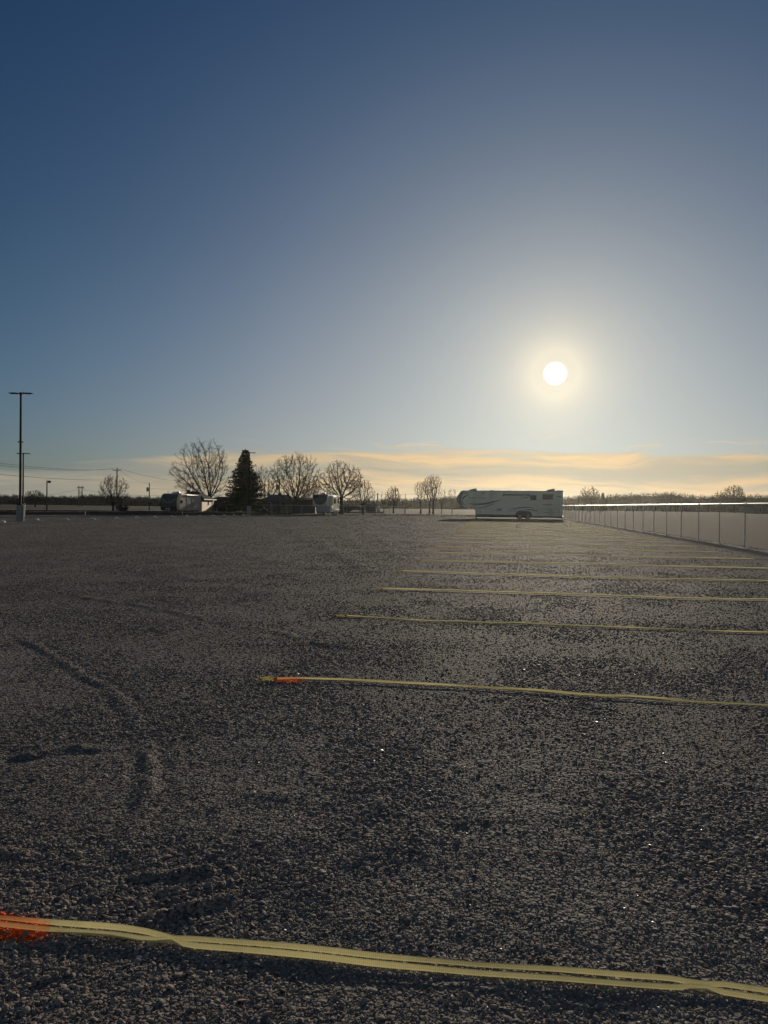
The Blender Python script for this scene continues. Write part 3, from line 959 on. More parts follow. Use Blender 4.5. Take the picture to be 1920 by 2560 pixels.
# ------------------------------------------------------------------ lamp posts
def lamp_post(u, vb, vt, label, hw=0.98, basez=None, arms=0.0, collar=True, scale=1.0):
    c = G(u, vb)
    Yd = c.y
    top = P(u, vt, Yd).z
    e = empty('lamp_post', (c.x, c.y, 0), arms)
    tag(e, label, 'lamp post', 'tall two-headed lamp posts around the lot')
    bh = 1.32 * scale
    mb = MB()
    mb.tube([(0, 0, -0.2), (0, 0, bh - 0.03), (0, 0, bh)], [0.30, 0.30, 0.275], 24)
    mb.build('concrete_base', M['concrete'], e, smooth=False)
    MB().bbox(-0.19, 0.19, -0.19, 0.19, bh + 0.003, bh + 0.09, 0.02).build('base_cover', M['lamp'], e)
    mb = MB(); r0, r1 = 0.085, 0.07
    bm = bmesh.new(); bmesh.ops.create_cube(bm, size=1)
    for v in bm.verts:
        t = v.co.z + 0.5; rr = r0 + (r1 - r0) * t
        v.co = Vector((math.copysign(rr, v.co.x), math.copysign(rr, v.co.y), bh + 0.092 + t * (top - bh - 0.10)))
    bmesh.ops.bevel(bm, geom=[ed for ed in bm.edges if abs(ed.verts[0].co.z - ed.verts[1].co.z) > 1], offset=0.018, segments=2, affect='EDGES')
    mb.frombm(bm); mb.build('pole', M['lamp'], e)
    MB().bbox(-0.10, 0.10, -0.10, 0.10, top - 0.16, top + 0.035, 0.02).build('pole_cap', M['lamp'], e)
    for s in (-1, 1):
        mb = MB()
        prof = [(0.10, 0.02), (0.34, 0.03), (0.42, 0.055), (0.78, 0.045), (hw, 0.012), (hw, -0.012), (0.80, -0.045), (0.36, -0.055), (0.30, -0.025), (0.10, -0.03)]
        mb.extrude([(s * x, top - 0.045 + z) for x, z in (prof if s > 0 else prof[::-1])], -0.16, 0.16, 0.008, 1)
        hd = mb.build('lamp_head', M['lamp'], e)
        MB().bbox(min(s * 0.42, s * 0.84), max(s * 0.42, s * 0.84), -0.12, 0.12, top - 0.106, top - 0.096, 0.003).build('lens', M['lens'], hd)
    MB().tube([(0.22, 0, top - 0.02), (0.22, 0, top + 0.09)], 0.035, 8).build('photocell', M['lamp'], e)
    if collar:
        zc = P(u, 1104.5, Yd).z
        MB().bbox(-0.105, 0.105, -0.105, 0.105, zc - 0.05, zc + 0.05, 0.015).build('collar', M['lamp'], e)
        for s in (-1, 1):
            mb = MB().tube([(s * 0.1, 0, zc + 0.0), (s * 0.17, 0, zc + 0.005)], 0.02, 8)
            mb.tube([(s * 0.16, -0.06, zc - 0.0), (s * 0.20, -0.09, zc - 0.03)], [0.035, 0.045], 8)
            mb.tube([(s * 0.17, 0.0, zc - 0.02), (s * 0.21, 0.0, zc - 0.03)], [0.045, 0.05], 10)
            mb.build('camera', M['lamp'], e)
    return e
lamp_post(50.5, 1303, 982, 'tallest black lamp post with two flat heads and small cameras, at the far left')
lamp_post(57.5, 1283.5, 1133, 'black two-headed lamp post seen half behind the tallest one at the left', collar=False, hw=0.98)
lamp_post(622, 1288.5, 1131, 'slim two-headed lamp post on a concrete base in front of the dark spruce', collar=False, hw=0.9, arms=math.radians(20))

# single arm pole at left
def light_pole(u, Y, vt, label):
    c = P(u, 1270, Y); top = P(u, vt, Y).z
    e = empty('street_light', (c.x, Y, 0)); tag(e, label, 'street light')
    MB().tube([(0, 0, -0.3), (0, 0, top)], [0.13, 0.08], 8).build('pole', M['pole'], e)
    MB().tube([(0, 0, top - 0.15), (0.35, 0, top - 0.05), (0.5, 0, top - 0.05)], 0.04, 6).build('arm', M['steel'], e)
    mb = MB(); mb.bbox(0.15, 0.62, -0.14, 0.14, top - 0.40, top - 0.06, 0.05); mb.build('lamp_head', M['lamp'], e)
light_pole(117, 118, 1201, 'thin pole with a single small floodlight, right of the near lamp post')

# ------------------------------------------------------------------ utility poles and wires
def utility_pole(u, Y, vt, label, arm=1.2, transformer=False, r=0.14, kind='arm', lean=0.0):
    c = P(u, 1265, Y); top = P(u, vt, Y).z
    e = empty('utility_pole', (c.x, Y, 0)); tag(e, label, 'utility pole', 'wooden utility poles in the distance')
    MB().tube([(lean, 0, -0.3), (0, 0, top)], [r, r * 0.7], 8).build('pole', M['pole'], e)
    if arm > 0:
        mb = MB().box(-arm, arm, -0.17, -0.06, top - 0.42, top - 0.28)
        mb.tube([(-arm * 0.5, -0.12, top - 0.3), (0, -0.12, top - 0.95), (arm * 0.5, -0.12, top - 0.3)], 0.025, 4)
        mb.build('crossarm', M['pole'], e)
        for x in (-arm * 0.93, 0, arm * 0.93):
            z = top - 0.28 if x else top
            MB().tube([(x, -0.115 if x else 0, z), (x, -0.115 if x else 0, z + 0.10), (x, -0.115 if x else 0, z + 0.2)], [0.03, 0.075, 0.04], 8).build('insulator', M['rv_white'], e)
    if transformer:
        mb = MB().tube([(-0.42, 0, top - 2.0), (-0.42, 0, top - 1.95), (-0.42, 0, top - 1.1), (-0.42, 0, top - 1.02)], [0.20, 0.25, 0.25, 0.18], 12)
        mb.box(-0.22, 0.0, -0.05, 0.05, top - 1.7, top - 1.4)
        mb.build('transformer', M['rv_grey'], e)
    return e, Vector((c.x, Y, top))
_, t1 = utility_pole(292, 150, 1171, 'wooden utility pole with crossarm in front of the round bare tree at left', 0.85)
_, t2 = utility_pole(373, 170, 1207, 'bare utility pole with a transformer can, between the round tree and the left camper', 0, True)
_, t3 = utility_pole(482, 190, 1205, 'utility pole half hidden behind the largest bare tree', 0.8, False, 0.13)
_, t4 = utility_pole(661, 170, 1209, 'small utility pole with crossarm, just right of the dark spruce', 0.75, False, 0.13)
_, t5 = utility_pole(698, 140, 1198, 'thick utility pole with transformer rising over the dark hip roof', 0, True, 0.16, lean=-0.1)
_, t6 = utility_pole(709.5, 175, 1212, 'thin pole beside the thick pole over the dark hip roof', 0, False, 0.10)
_, t7 = utility_pole(813.5, 180, 1229, 'short pole sticking up behind the roof of the middle camper', 0, False, 0.12)
_, t8 = utility_pole(944, 210, 1233, 'utility pole right beside the small dark shed', 0.3, False, 0.20)
_, t9 = utility_pole(1013, 160, 1235, 'thin dark pole standing alone right of the dense tree clump', 0, False, 0.09)

# H-frame transmission tower
def h_frame():
    Y = 330
    c = P(201, 1262, Y); top = P(201, 1214, Y).z; s = Y / F_PX
    e = empty('transmission_tower', (c.x, Y, 0)); tag(e, 'two-legged transmission pylon on the horizon at left', 'pylon')
    for x in (-4.0 * s, 4.0 * s):
        MB().tube([(x, 0, -0.3), (x, 0, top)], [0.28, 0.18], 8).build('leg', M['pole'], e)
    za = top - 5.5 * s
    MB().box(-8.6 * s, 8.6 * s, -0.15, 0.15, za, za + 0.3).build('crossarm', M['pole'], e)
    mb = MB()
    mb.tube([(-4 * s, 0, za - 1), (4 * s, 0, za - 17 * s)], 0.07, 4); mb.tube([(4 * s, 0, za - 1), (-4 * s, 0, za - 17 * s)], 0.07, 4)
    mb.build('cross_brace', M['pole'], e)
    for x in (-8.2 * s, 0, 8.2 * s):
        MB().tube([(x, 0, za - 0.9), (x, 0, za)], 0.10, 6).build('insulator', M['rv_grey'], e)
    return Vector((c.x, Y, za - 0.9)), s
hf, hs = h_frame()

def wire(a, b, sag, label, r=0.022):
    pts = []
    for k in range(25):
        t = k / 24
        p = a.lerp(b, t); p.z -= sag * 4 * t * (1 - t); pts.append(p)
    o = MB().tube(pts, r, 4).build('power_line', M['black'])
    tag(o, label, 'power line', 'power lines strung between the far poles')
wire(P(-260, 1118, 60), t1 + Vector((-0.79, -0.12, -0.12)), 0.8, 'upper of the two thick power lines running from the left edge to the crossarm pole')
wire(P(-260, 1126, 60), t1 + Vector((0.0, 0, 0.15)), 1.0, 'lower of the two thick power lines running from the left edge to the crossarm pole')
wire(P(-260, 1158, 60), t1 + Vector((0.0, 0, -2.3)), 0.5, 'lowest thin communication line at the left, below the two power lines')
wire(t1 + Vector((0.79, -0.12, -0.12)), t3 + Vector((-0.7, -0.1, -0.1)), 0.5, 'upper line sloping down from the crossarm pole toward the biggest tree')
wire(t1 + Vector((0.0, 0, 0.15)), t2 + Vector((0, 0, 0)), 0.8, 'line sloping down from the crossarm pole to the transformer pole')
wire(t2 + Vector((0, 0, -1.3)), t3 + Vector((0.7, -0.1, -1.3)), 0.3, 'lower line between the transformer pole and the biggest tree')
wire(P(-150, 1242, 260), hf + Vector((-8.2 * hs, 0, 0)), 2.0, 'faint transmission line left of the two-legged pylon', 0.035)
wire(hf + Vector((8.2 * hs, 0, 0)), P(470, 1234, 300), 1.5, 'faint transmission line right of the two-legged pylon', 0.035)
wire(t8 + Vector((0, 0, -0.3)), t9, 0.2, 'thin line between the shed pole and the lone pole', 0.02)
wire(t9, P(1090, 1237, 170), 0.1, 'thin line running right from the lone pole', 0.02)

# ------------------------------------------------------------------ trees
def rot_about(d, axis, ang): return Matrix.Rotation(ang, 3, axis) @ d

def seg_arrays(A, B, ra, rb, n):
    """tapered prisms for arrays of segments"""
    D = B - A; L = np.linalg.norm(D, axis=1, keepdims=True) + 1e-9; T = D / L
    ref = np.where(np.abs(T[:, 2:3]) < 0.9, np.array([[0, 0, 1.0]]), np.array([[1.0, 0, 0]]))
    S = np.cross(T, ref); S /= np.linalg.norm(S, axis=1, keepdims=True) + 1e-9
    Q = np.cross(S, T)
    A2 = A - T * ra[:, None] * 0.3; B2 = B + T * rb[:, None] * 0.3
    ks = np.arange(n) * 2 * PI / n
    ca = np.cos(ks)[None, :, None]; sa = np.sin(ks)[None, :, None]
    ring = S[:, None, :] * ca + Q[:, None, :] * sa
    V = np.concatenate([A2[:, None, :] + ring * ra[:, None, None], B2[:, None, :] + ring * rb[:, None, None]], axis=1)
    m = len(A); base = (np.arange(m) * 2 * n)[:, None]
    k = np.arange(n); k2 = (k + 1) % n
    Fq = np.stack([base + k, base + k2, base + n + k2, base + n + k], axis=2).reshape(-1, 4)
    return V.reshape(-1, 3), Fq

def join_arrays(parts):
    vs = []; fs = []; o = 0
    for v, f in parts:
        vs.append(v); fs.append(f + o); o += len(v)
    return np.concatenate(vs), np.concatenate(fs)

def bare_tree(name, base, height, width, seed, label, group=None, trunk_frac=0.16, forks=8, style='round', tr=None, twig_r=0.014, depth=4, lean=0.0, dens=1.0, cxo=0.0):
    """leafless tree grown by letting branches compete for points inside the crown volume"""
    g = np.random.default_rng(seed)
    e = empty(name, base)
    tag(e, label, 'tree', group)
    tr = tr or height * 0.022
    hT = height * trunk_frac
    rx = width / 2.0 * 1.06
    zlow = hT * (0.75 if style != 'tall' else 1.05)
    cz = zlow + (height - zlow) * {'round': 0.42, 'tall': 0.55, 'low': 0.36}[style]
    N_ = int((2400 if depth >= 4 else 800) * dens * min(1.0, (width / 9.0) ** 0.8 if style != 'low' else 0.7))
    P_ = []
    holes = [(lambda q: q / np.linalg.norm(q) * g.uniform(0.6, 0.95))(g.normal(0, 1, 3)) for _ in range(9)]
    while len(P_) < N_:
        q = g.uniform(-1, 1, 3); r_ = np.linalg.norm(q)
        if r_ > 1 or r_ < 0.25 or g.random() > 0.35 + 0.65 * r_: continue
        z = cz + q[2] * ((height - cz) if q[2] > 0 else (cz - zlow))
        # lumpy outline
        a_ = math.atan2(q[1], q[0]); lim = 0.86 + 0.14 * math.sin(3 * a_ + seed) * math.cos(4 * q[2] + seed * 1.7) + 0.07 * math.sin(9 * a_ + 7 * q[2] + seed)
        if r_ > lim: continue
        if any(np.linalg.norm(q - h_) < 0.24 for h_ in holes): continue
        P_.append((q[0] * rx + cxo, q[1] * rx, z))
    A_ = np.array(P_)
    step = height * (0.024 if depth >= 4 else 0.036) * (1.25 if width < 6 else 1)
    nodes = [np.array([0, 0, 0.0])]; par = [-1]; dirs = [np.array([0, 0, 1.0])]
    nz = max(2, int(hT / step))
    for i in range(nz):
        nodes.append(np.array([lean * hT * (i + 1) / nz + g.normal(0, tr * 0.12), g.normal(0, tr * 0.12), hT * (i + 1) / nz])); par.append(i); dirs.append(np.array([0, 0, 1.0]))
    NA = np.array(nodes); near = np.full(len(A_), nz); nd = np.linalg.norm(A_ - NA[nz], axis=1)
    alive = np.ones(len(A_), bool)
    for j in range(max(1, nz - 1), nz):
        d = np.linalg.norm(A_ - NA[j], axis=1); m = d < nd; near[m] = j; nd[m] = d[m]
    kill = step * 1.6
    for it in range(90):
        act = np.where(alive)[0]
        if len(act) < N_ * 0.03: break
        new = []
        src = near[act]
        for s_ in np.unique(src):
            a_ = act[src == s_]
            v = A_[a_] - nodes[s_]; v = v / (np.linalg.norm(v, axis=1, keepdims=True) + 1e-9)
            groups = [v.sum(0)]
            if s_ <= nz and it < 3:               # main forks radiate from the trunk top
                groups = []
                for k in range(forks):
                    az = 2 * PI * (k + 0.5 * g.random()) / forks
                    el_ = g.uniform(0.25, 1.2)
                    c = np.array([math.cos(az) * math.cos(el_), math.sin(az) * math.cos(el_), math.sin(el_)])
                    w_ = np.clip(v @ c, 0, None) ** 6
                    if w_.sum() > 0.5: groups.append((v * w_[:, None]).sum(0) + c * w_.sum() * 0.3)
                if it > 0: groups = groups[:2]
            for gv in groups:
                gv = gv / (np.linalg.norm(gv) + 1e-9)
                d = gv + 0.55 * dirs[s_] * (1 if s_ > nz else 0) + g.normal(0, 0.10, 3)
                d /= np.linalg.norm(d) + 1e-9
                new.append((s_, nodes[s_] + d * step, d))
        n0 = len(nodes)
        for s_, p_, d_ in new:
            nodes.append(p_); par.append(int(s_)); dirs.append(d_)
        for j in range(n0, len(nodes)):
            d = np.linalg.norm(A_[act] - nodes[j], axis=1)
            m = d < nd[act]
            idx = act[m]; near[idx] = j; nd[idx] = d[m]
        alive &= nd > kill
    NA = np.array(nodes); par = np.array(par); n = len(NA)
    pw = 2.0
    acc = np.zeros(n); nch = np.bincount(par[par >= 0], minlength=n)
    acc[nch == 0] = twig_r ** pw
    for j in range(n - 1, 0, -1): acc[par[j]] += acc[j]
    rad = acc ** (1 / pw)
    sc_ = tr / rad[0]
    rad = np.where(rad > twig_r * 1.01, twig_r + (rad - twig_r) * (tr - twig_r) / (rad[0] - twig_r), rad)
    flare = 1 + 0.45 * np.exp(-NA[:, 2] / (tr * 2.2)); rad = rad * flare
    # smooth the zigzag
    for _ in range(2):
        N2 = NA.copy(); ssum = np.zeros_like(NA); np.add.at(ssum, par[1:], NA[1:])
        mid = (nch == 1) & (par >= 0)
        N2[mid] = (NA[mid] * 2 + NA[par[mid]] + ssum[mid]) / 4; NA = N2
    NA[0, 2] = -0.3
    ch = np.arange(1, n); A0 = NA[par[ch]]; B0 = NA[ch]; r1 = rad[ch]; r0 = np.minimum(rad[par[ch]], r1 * 1.35)
    r0 = np.where(nch[par[ch]] == 1, rad[par[ch]], r0)
    big = r1 > tr * 0.24
    tv, tf = seg_arrays(A0[big], B0[big], r0[big], r1[big], 9)
    t = np_mesh('trunk', tv, tf, M['bark'], smooth=True); t.parent = e
    parts = []
    md_ = (~big) & (r1 > twig_r * 2.5)
    if md_.any(): parts.append(seg_arrays(A0[md_], B0[md_], r0[md_], r1[md_], 5))
    sm_ = (~big) & (~md_)
    if sm_.any(): parts.append(seg_arrays(A0[sm_], B0[sm_], r0[sm_], r1[sm_], 3))
    # twigs off every thin node
    thin = ch[r1 < tr * 0.16]
    reps = 5 if width > 6 else 4
    T0 = np.repeat(thin, reps)
    dn = NA[T0] - NA[par[T0]]; dn /= np.linalg.norm(dn, axis=1, keepdims=True) + 1e-9
    dd = dn * 0.9 + g.normal(0, 0.62, dn.shape); dd[:, 2] += 0.12; dd /= np.linalg.norm(dd, axis=1, keepdims=True)
    st0 = NA[T0] - dn * step * g.uniform(0, 1, (len(T0), 1))
    Lt = step * g.uniform(0.6, 2.0, (len(T0), 1))
    en = st0 + dd * Lt
    tw = twig_r * 0.75
    parts.append(seg_arrays(st0, en, np.full(len(T0), tw), np.full(len(T0), tw * 0.55), 3))
    q2 = g.random(len(T0)) < 0.8
    mid_ = st0[q2] + (en[q2] - st0[q2]) * g.uniform(0.3, 0.8, (q2.sum(), 1))
    d3 = dd[q2] + g.normal(0, 0.6, (q2.sum(), 3)); d3 /= np.linalg.norm(d3, axis=1, keepdims=True)
    parts.append(seg_arrays(mid_, mid_ + d3 * Lt[q2] * 0.55, np.full(q2.sum(), tw * 0.7), np.full(q2.sum(), tw * 0.4), 3))
    cv_, cf_ = join_arrays(parts)
    c = np_mesh('crown', cv_, cf_, M['twig']); c.parent = e
    return e

def tree_px(name, u, Y, vtop, wpx, seed, label, **kw):
    b = P(u, 1265, Y)
    top = P(u, vtop, Y).z
    return bare_tree(name, (b.x, Y, 0), top, wpx * Y / F_PX, seed, label, **kw)

tree_px('bare_tree', 522, 150, 1086, 160, 11, 'largest spreading bare tree, rising behind the sunlit house at left', cxo=-1.5, forks=11, trunk_frac=0.15, tr=0.42)
tree_px('bare_tree', 738, 140, 1116, 128, 12, 'tall bare tree with split trunk standing behind the dark hip-roofed house', forks=9, trunk_frac=0.16, tr=0.34)
tree_px('bare_tree', 853, 140, 1141, 122, 13, 'round bare tree just right of the middle camper', forks=12, trunk_frac=0.26, tr=0.36)
tree_px('bare_tree', 283, 126, 1174, 76, 14, 'round bare tree at left growing beside the crossarm pole', forks=12, trunk_frac=0.13, tr=0.17, twig_r=0.013)
tree_px('bare_tree', 907, 150, 1186, 58, 15, 'slender bare tree right of the round one, left of the small dark shed', forks=8, trunk_frac=0.2, tr=0.2)
tree_px('bare_tree', 663, 175, 1150, 78, 16, 'pale bare tree showing behind the right side of the spruce', forks=9, trunk_frac=0.15, tr=0.2)
tree_px('bare_tree', 775, 170, 1178, 70, 29, 'smaller bare tree behind the middle camper roof', forks=8, trunk_frac=0.15, tr=0.2)
tree_px('bare_tree', 984, 170, 1209, 40, 17, 'dense dark bare tree in the clump left of the three tall slender trees', forks=10, trunk_frac=0.2, tr=0.16, depth=4, twig_r=0.024)
tree_px('bare_tree', 960, 172, 1222, 26, 18, 'thin bare tree at the left side of the dense clump', forks=5, trunk_frac=0.3, tr=0.1, depth=3)
tree_px('bare_tree', 1052, 170, 1196, 36, 19, 'left one of the three tall slender bare trees', forks=6, style='tall', trunk_frac=0.25, tr=0.16)
tree_px('bare_tree', 1074, 172, 1182, 40, 20, 'middle one of the three tall slender bare trees', forks=6, style='tall', trunk_frac=0.25, tr=0.17)
tree_px('bare_tree', 1083, 168, 1180, 44, 21, 'right and tallest of the three tall slender bare trees', forks=6, style='tall', trunk_frac=0.25, tr=0.19)
tree_px('bare_tree', 1104, 175, 1218, 26, 22, 'small bare tree right of the three tall slender trees', forks=5, style='tall', trunk_frac=0.3, tr=0.09, depth=3)
tree_px('bare_tree', 1130, 178, 1219, 30, 23, 'thin bare tree just left of the long white trailer nose', forks=5, style='tall', trunk_frac=0.35, tr=0.10, depth=3)
tree_px('bare_tree', 934, 200, 1222, 16, 33, 'thin forked bare tree behind the small dark shed', forks=4, style='tall', trunk_frac=0.4, tr=0.10, depth=3)
tree_px('bare_tree', 1475, 330, 1211, 56, 24, 'round bare tree on the skyline just right of the long white trailer', forks=9, style='low', trunk_frac=0.2, tr=0.35, twig_r=0.03)
tree_px('bare_tree', 1837, 360, 1205, 60, 25, 'broad bare tree on the skyline above the right end of the fence', forks=9, style='low', trunk_frac=0.25, tr=0.4, twig_r=0.034)
tree_px('bare_tree', 1802, 370, 1220, 40, 26, 'smaller bare tree left of the broad skyline tree above the fence', forks=8, style='low', trunk_frac=0.25, tr=0.3, twig_r=0.034, depth=3)
tree_px('bare_tree', 1895, 380, 1231, 46, 27, 'low bare tree on the skyline near the right edge of the photo', forks=8, style='low', trunk_frac=0.2, tr=0.3, twig_r=0.034, depth=3)
tree_px('bare_tree', 88, 260, 1222, 54, 28, 'low wide bare tree on the skyline right of the near lamp post', forks=10, style='low', trunk_frac=0.2, tr=0.22, twig_r=0.022)
tree_px('bare_tree', 439, 220, 1222, 34, 30, 'small round bare tree above the roof of the left camper', forks=9, style='low', trunk_frac=0.2, tr=0.16, twig_r=0.022)
tree_px('bare_tree', 1576, 380, 1226, 36, 31, 'bare tree with flat top on the skyline, middle of the right treeline', forks=8, style='low', trunk_frac=0.3, tr=0.3, twig_r=0.034, depth=3)
tree_px('bare_tree', 1665, 380, 1225, 48, 32, 'fuzzy bare tree on the skyline above the middle of the fence', forks=10, style='low', trunk_frac=0.3, tr=0.3, twig_r=0.034, depth=3)
tree_px('bare_tree', 560, 190, 1232, 34, 34, 'low bare thicket tree between the sunlit house and the spruce', forks=9, style='low', trunk_frac=0.15, tr=0.12, twig_r=0.02, depth=3)
tree_px('bare_tree', 600, 150, 1262, 20, 35, 'young bare bush at the foot of the spruce', forks=7, style='low', trunk_frac=0.1, tr=0.06, twig_r=0.016, depth=2)

def conifer(u, Y, vtop, wpx, seed, label, dens=1.0):
    rr = random.Random(seed)
    b = P(u, 1265, Y); top = P(u, vtop, Y).z; W = wpx * Y / F_PX / 2
    e = empty('spruce_tree', (b.x, Y, 0)); tag(e, label, 'tree')
    MB().tube([(0, 0, -0.3), (0, 0, top * 0.5), (0, 0, top * 0.97)], [W * 0.075, W * 0.045, 0.02], 8).build('trunk', M['bark'], e)
    cr = MB()
    z = top * 0.09
    while z < top * 0.985:
        t = z / top
        Rr = W * min((1 - t) ** 0.62, 1.5 * (1 - t) + 0.01) * (1.06 - 0.12 * t) + 0.02
        nb = max(5, int((9 + 9 * (1 - t)) * dens))
        off = rr.uniform(0, 6.28)
        for k in range(nb):
            if rr.random() < 0.16: continue
            az = off + 2 * PI * k / nb + rr.uniform(-0.2, 0.2)
            L = Rr * rr.choice([0.62, 0.8, 0.92, 1.0, 1.0, 1.08]) * rr.uniform(0.9, 1.06)
            dh = Vector((math.cos(az), math.sin(az), 0)); sd = Vector((-dh.y, dh.x, 0))
            ns = max(4, int(L / 0.22))
            for s in range(ns):
                q = (s + 0.6) / ns
                dz = -L * 0.28 * q + L * 0.20 * q * q * q
                c = dh * (L * q) + Vector((0, 0, z + dz))
                w = (0.20 + 0.30 * math.sin(PI * min(1, q * 0.9 + 0.1))) * (0.75 + 0.35 * L / W)
                for m_ in range(4):
                    a = c + sd * rr.uniform(-w, w) + Vector((0, 0, rr.uniform(-0.10, 0.08)))
                    d1 = (dh * rr.uniform(0.15, 0.42) + sd * rr.uniform(-0.30, 0.30) + Vector((0, 0, rr.uniform(-0.30, 0.05))))
                    d2 = (sd * rr.uniform(0.08, 0.17) * rr.choice([-1, 1]) + Vector((0, 0, rr.uniform(-0.14, 0.10))))
                    cr.poly([a, a + d1 * 0.5 + d2, a + d1, a + d1 * 0.5 - d2], [(0, 1, 2, 3)])
        z += top * 0.026 * rr.uniform(0.8, 1.25)
    cr.tube([(0, 0, top * 0.93), (0, 0, top)], [0.12, 0.02], 5)
    cr.build('crown', M['needle'], e)
conifer(612, 133, 1120, 118, 3, 'tall dark spruce standing alone left of centre, the only big evergreen', 1.15)
conifer(1507, 330, 1231, 24, 4, 'small dark evergreen on the skyline right of the long trailer', 0.8)

def bush(u, Y, vtop, wpx, seed, label, col='twig'):
    rr = random.Random(seed); b = P(u, 1265, Y); top = P(u, vtop, Y).z; W = wpx * Y / F_PX / 2
    e = empty('bush', (b.x, Y, 0)); tag(e, label, 'bush')
    st = MB(); tw = MB()
    for k in range(26):
        az = rr.uniform(0, 6.28); el = math.radians(rr.uniform(25, 85)); L = top / max(0.6, math.sin(el)) * rr.uniform(0.6, 1.0)
        d = Vector((math.cos(az) * math.cos(el), math.sin(az) * math.cos(el), math.sin(el)))
        q = Vector((rr.uniform(-.6, .6) * W, rr.uniform(-.5, .5), 0)); L = min(L, top * 1.1)
        pts = [q + d * L * s / 3 + Vector((rr.uniform(-.06, .06), rr.uniform(-.06, .06), 0)) for s in range(4)]
        st.tube(pts, [0.05, 0.04, 0.03, 0.015], 4)
        for j in range(26):
            p = q + d * L * rr.uniform(0.2, 1); d2 = Vector((rr.uniform(-1, 1), rr.uniform(-1, 1), rr.uniform(-.1, 1))).normalized()
            tw.tube([p, p + d2 * rr.uniform(0.2, 0.6)], [0.018, 0.01], 3, caps=False)
    st.build('stems', M['bark'], e); tw.build('twigs', M[col], e)
bush(306, 132, 1262, 34, 1, 'dark leafless bush right of the round bare tree at left')
bush(866, 150, 1262, 30, 2, 'low dark bush behind the round bare tree, right of the middle camper')
bush(560, 146, 1262, 26, 3, 'dark shrub beside the sunlit house wall')

# far woodland as one mass with ragged twiggy top
wood_top = [(-500, 1236), (-200, 1238), (0, 1240), (60, 1241), (120, 1244), (190, 1243), (215, 1239), (260, 1241), (330, 1245), (420, 1247), (560, 1250), (700, 1252),
            (880, 1253), (945, 1253), (975, 1249), (1060, 1249), (1110, 1244), (1140, 1243), (1200, 1246), (1400, 1245), (1440, 1243), (1480, 1241), (1510, 1244),
            (1535, 1236), (1570, 1238), (1605, 1234), (1650, 1236), (1690, 1234), (1730, 1240), (1765, 1243), (1800, 1242), (1850, 1241), (1920, 1240), (2100, 1238), (2500, 1240)]
def wood_h(u, Y):
    for i in range(len(wood_top) - 1):
        if wood_top[i][0] <= u <= wood_top[i + 1][0]:
            t = (u - wood_top[i][0]) / (wood_top[i + 1][0] - wood_top[i][0])
            v = wood_top[i][1] + (wood_top[i + 1][1] - wood_top[i][1]) * t
            return P(u, v, Y).z
    return 6.0
rr = random.Random(77)
wv = []; wf = []
us = [(-500 + 5 * k) for k in range(601)]
WY = 430.0
rows = [(0, 0.0), (0, 0.6), (2, 0.9), (6, 1.0), (14, 0.97), (26, 0.0)]
for u in us:
    dvar = 14 * math.sin(u * 0.013) + 8 * math.sin(u * 0.037)
    hh = wood_h(u, WY)
    jit = rr.uniform(0.86, 1.0)
    for (dy, zf) in rows:
        c = P(u, 1265, WY + dvar + dy + rr.uniform(-1.2, 1.2))
        wv.append((c.x, c.y, -0.6 + (hh + 0.6) * zf * (jit if zf > 0.6 else 1)))
k_ = len(rows)
for i in range(len(us) - 1):
    for j in range(k_ - 1):
        wf.append((i * k_ + j, (i + 1) * k_ + j, (i + 1) * k_ + j + 1, i * k_ + j + 1))
wmb = MB(); wmb.poly(wv, wf)
for k in range(26000):
    u = rr.uniform(-500, 2500)
    dvar = 14 * math.sin(u * 0.013) + 8 * math.sin(u * 0.037)
    Yk = WY + dvar + rr.uniform(-5, 12)
    hh = wood_h(u, WY)
    c = P(u, 1265, Yk)
    z0 = hh * rr.uniform(0.45, 1.0); L = rr.uniform(0.5, 1.6) * (1 + 0.5 * math.sin(u * 0.21) * math.sin(u * 0.053))
    w = rr.uniform(0.05, 0.16); lx = rr.uniform(-0.6, 0.6)
    wmb.poly([(c.x - w, c.y, z0), (c.x + w, c.y, z0), (c.x + lx, c.y + rr.uniform(-.4, .4), z0 + abs(L) + 0.4)], [(0, 1, 2)])
tag(wmb.build('woodland', M['wood_far']), 'low dark leafless woodland running along the whole horizon', 'woodland', kind='stuff')

# ------------------------------------------------------------------ vehicles
def wheel(parent, x, y, r, w, name='wheel'):
    e = MB()
    # rim is child of tyre object
    n = 28
    prof = [(-w / 2, r * 0.60), (-w / 2, r * 0.93), (-w * 0.36, r), (w * 0.36, r), (w / 2, r * 0.93), (w / 2, r * 0.60)]
    vs = []; fs = []
    for k in range(n):
        a = 2 * PI * k / n
        for (o, q) in prof: vs.append((q * math.cos(a), o, q * math.sin(a)))
    m = len(prof)
    for k in range(n):
        for j in range(m - 1):
            fs.append((k * m + j, ((k + 1) % n) * m + j, ((k + 1) % n) * m + j + 1, k * m + j + 1))
        fs.append((k * m + m - 1, ((k + 1) % n) * m + m - 1, ((k + 1) % n) * m, k * m))
    t = MB().poly(vs, fs).build(name, M['rubber'], parent, smooth=False)
    t.location = (x, y, r)
    d = MB()
    sgn = -1 if y < 0 else 1
    d.tube([(0, -w * 0.30, 0), (0, w * 0.30, 0)], r * 0.605, 24)
    rim = d.build('rim', M['rim'], t)
    MB().tube([(0, sgn * w * 0.30, 0), (0, sgn * w * 0.44, 0)], [r * 0.2, r * 0.14], 12).build('hub', M['steel'], t)
    return t

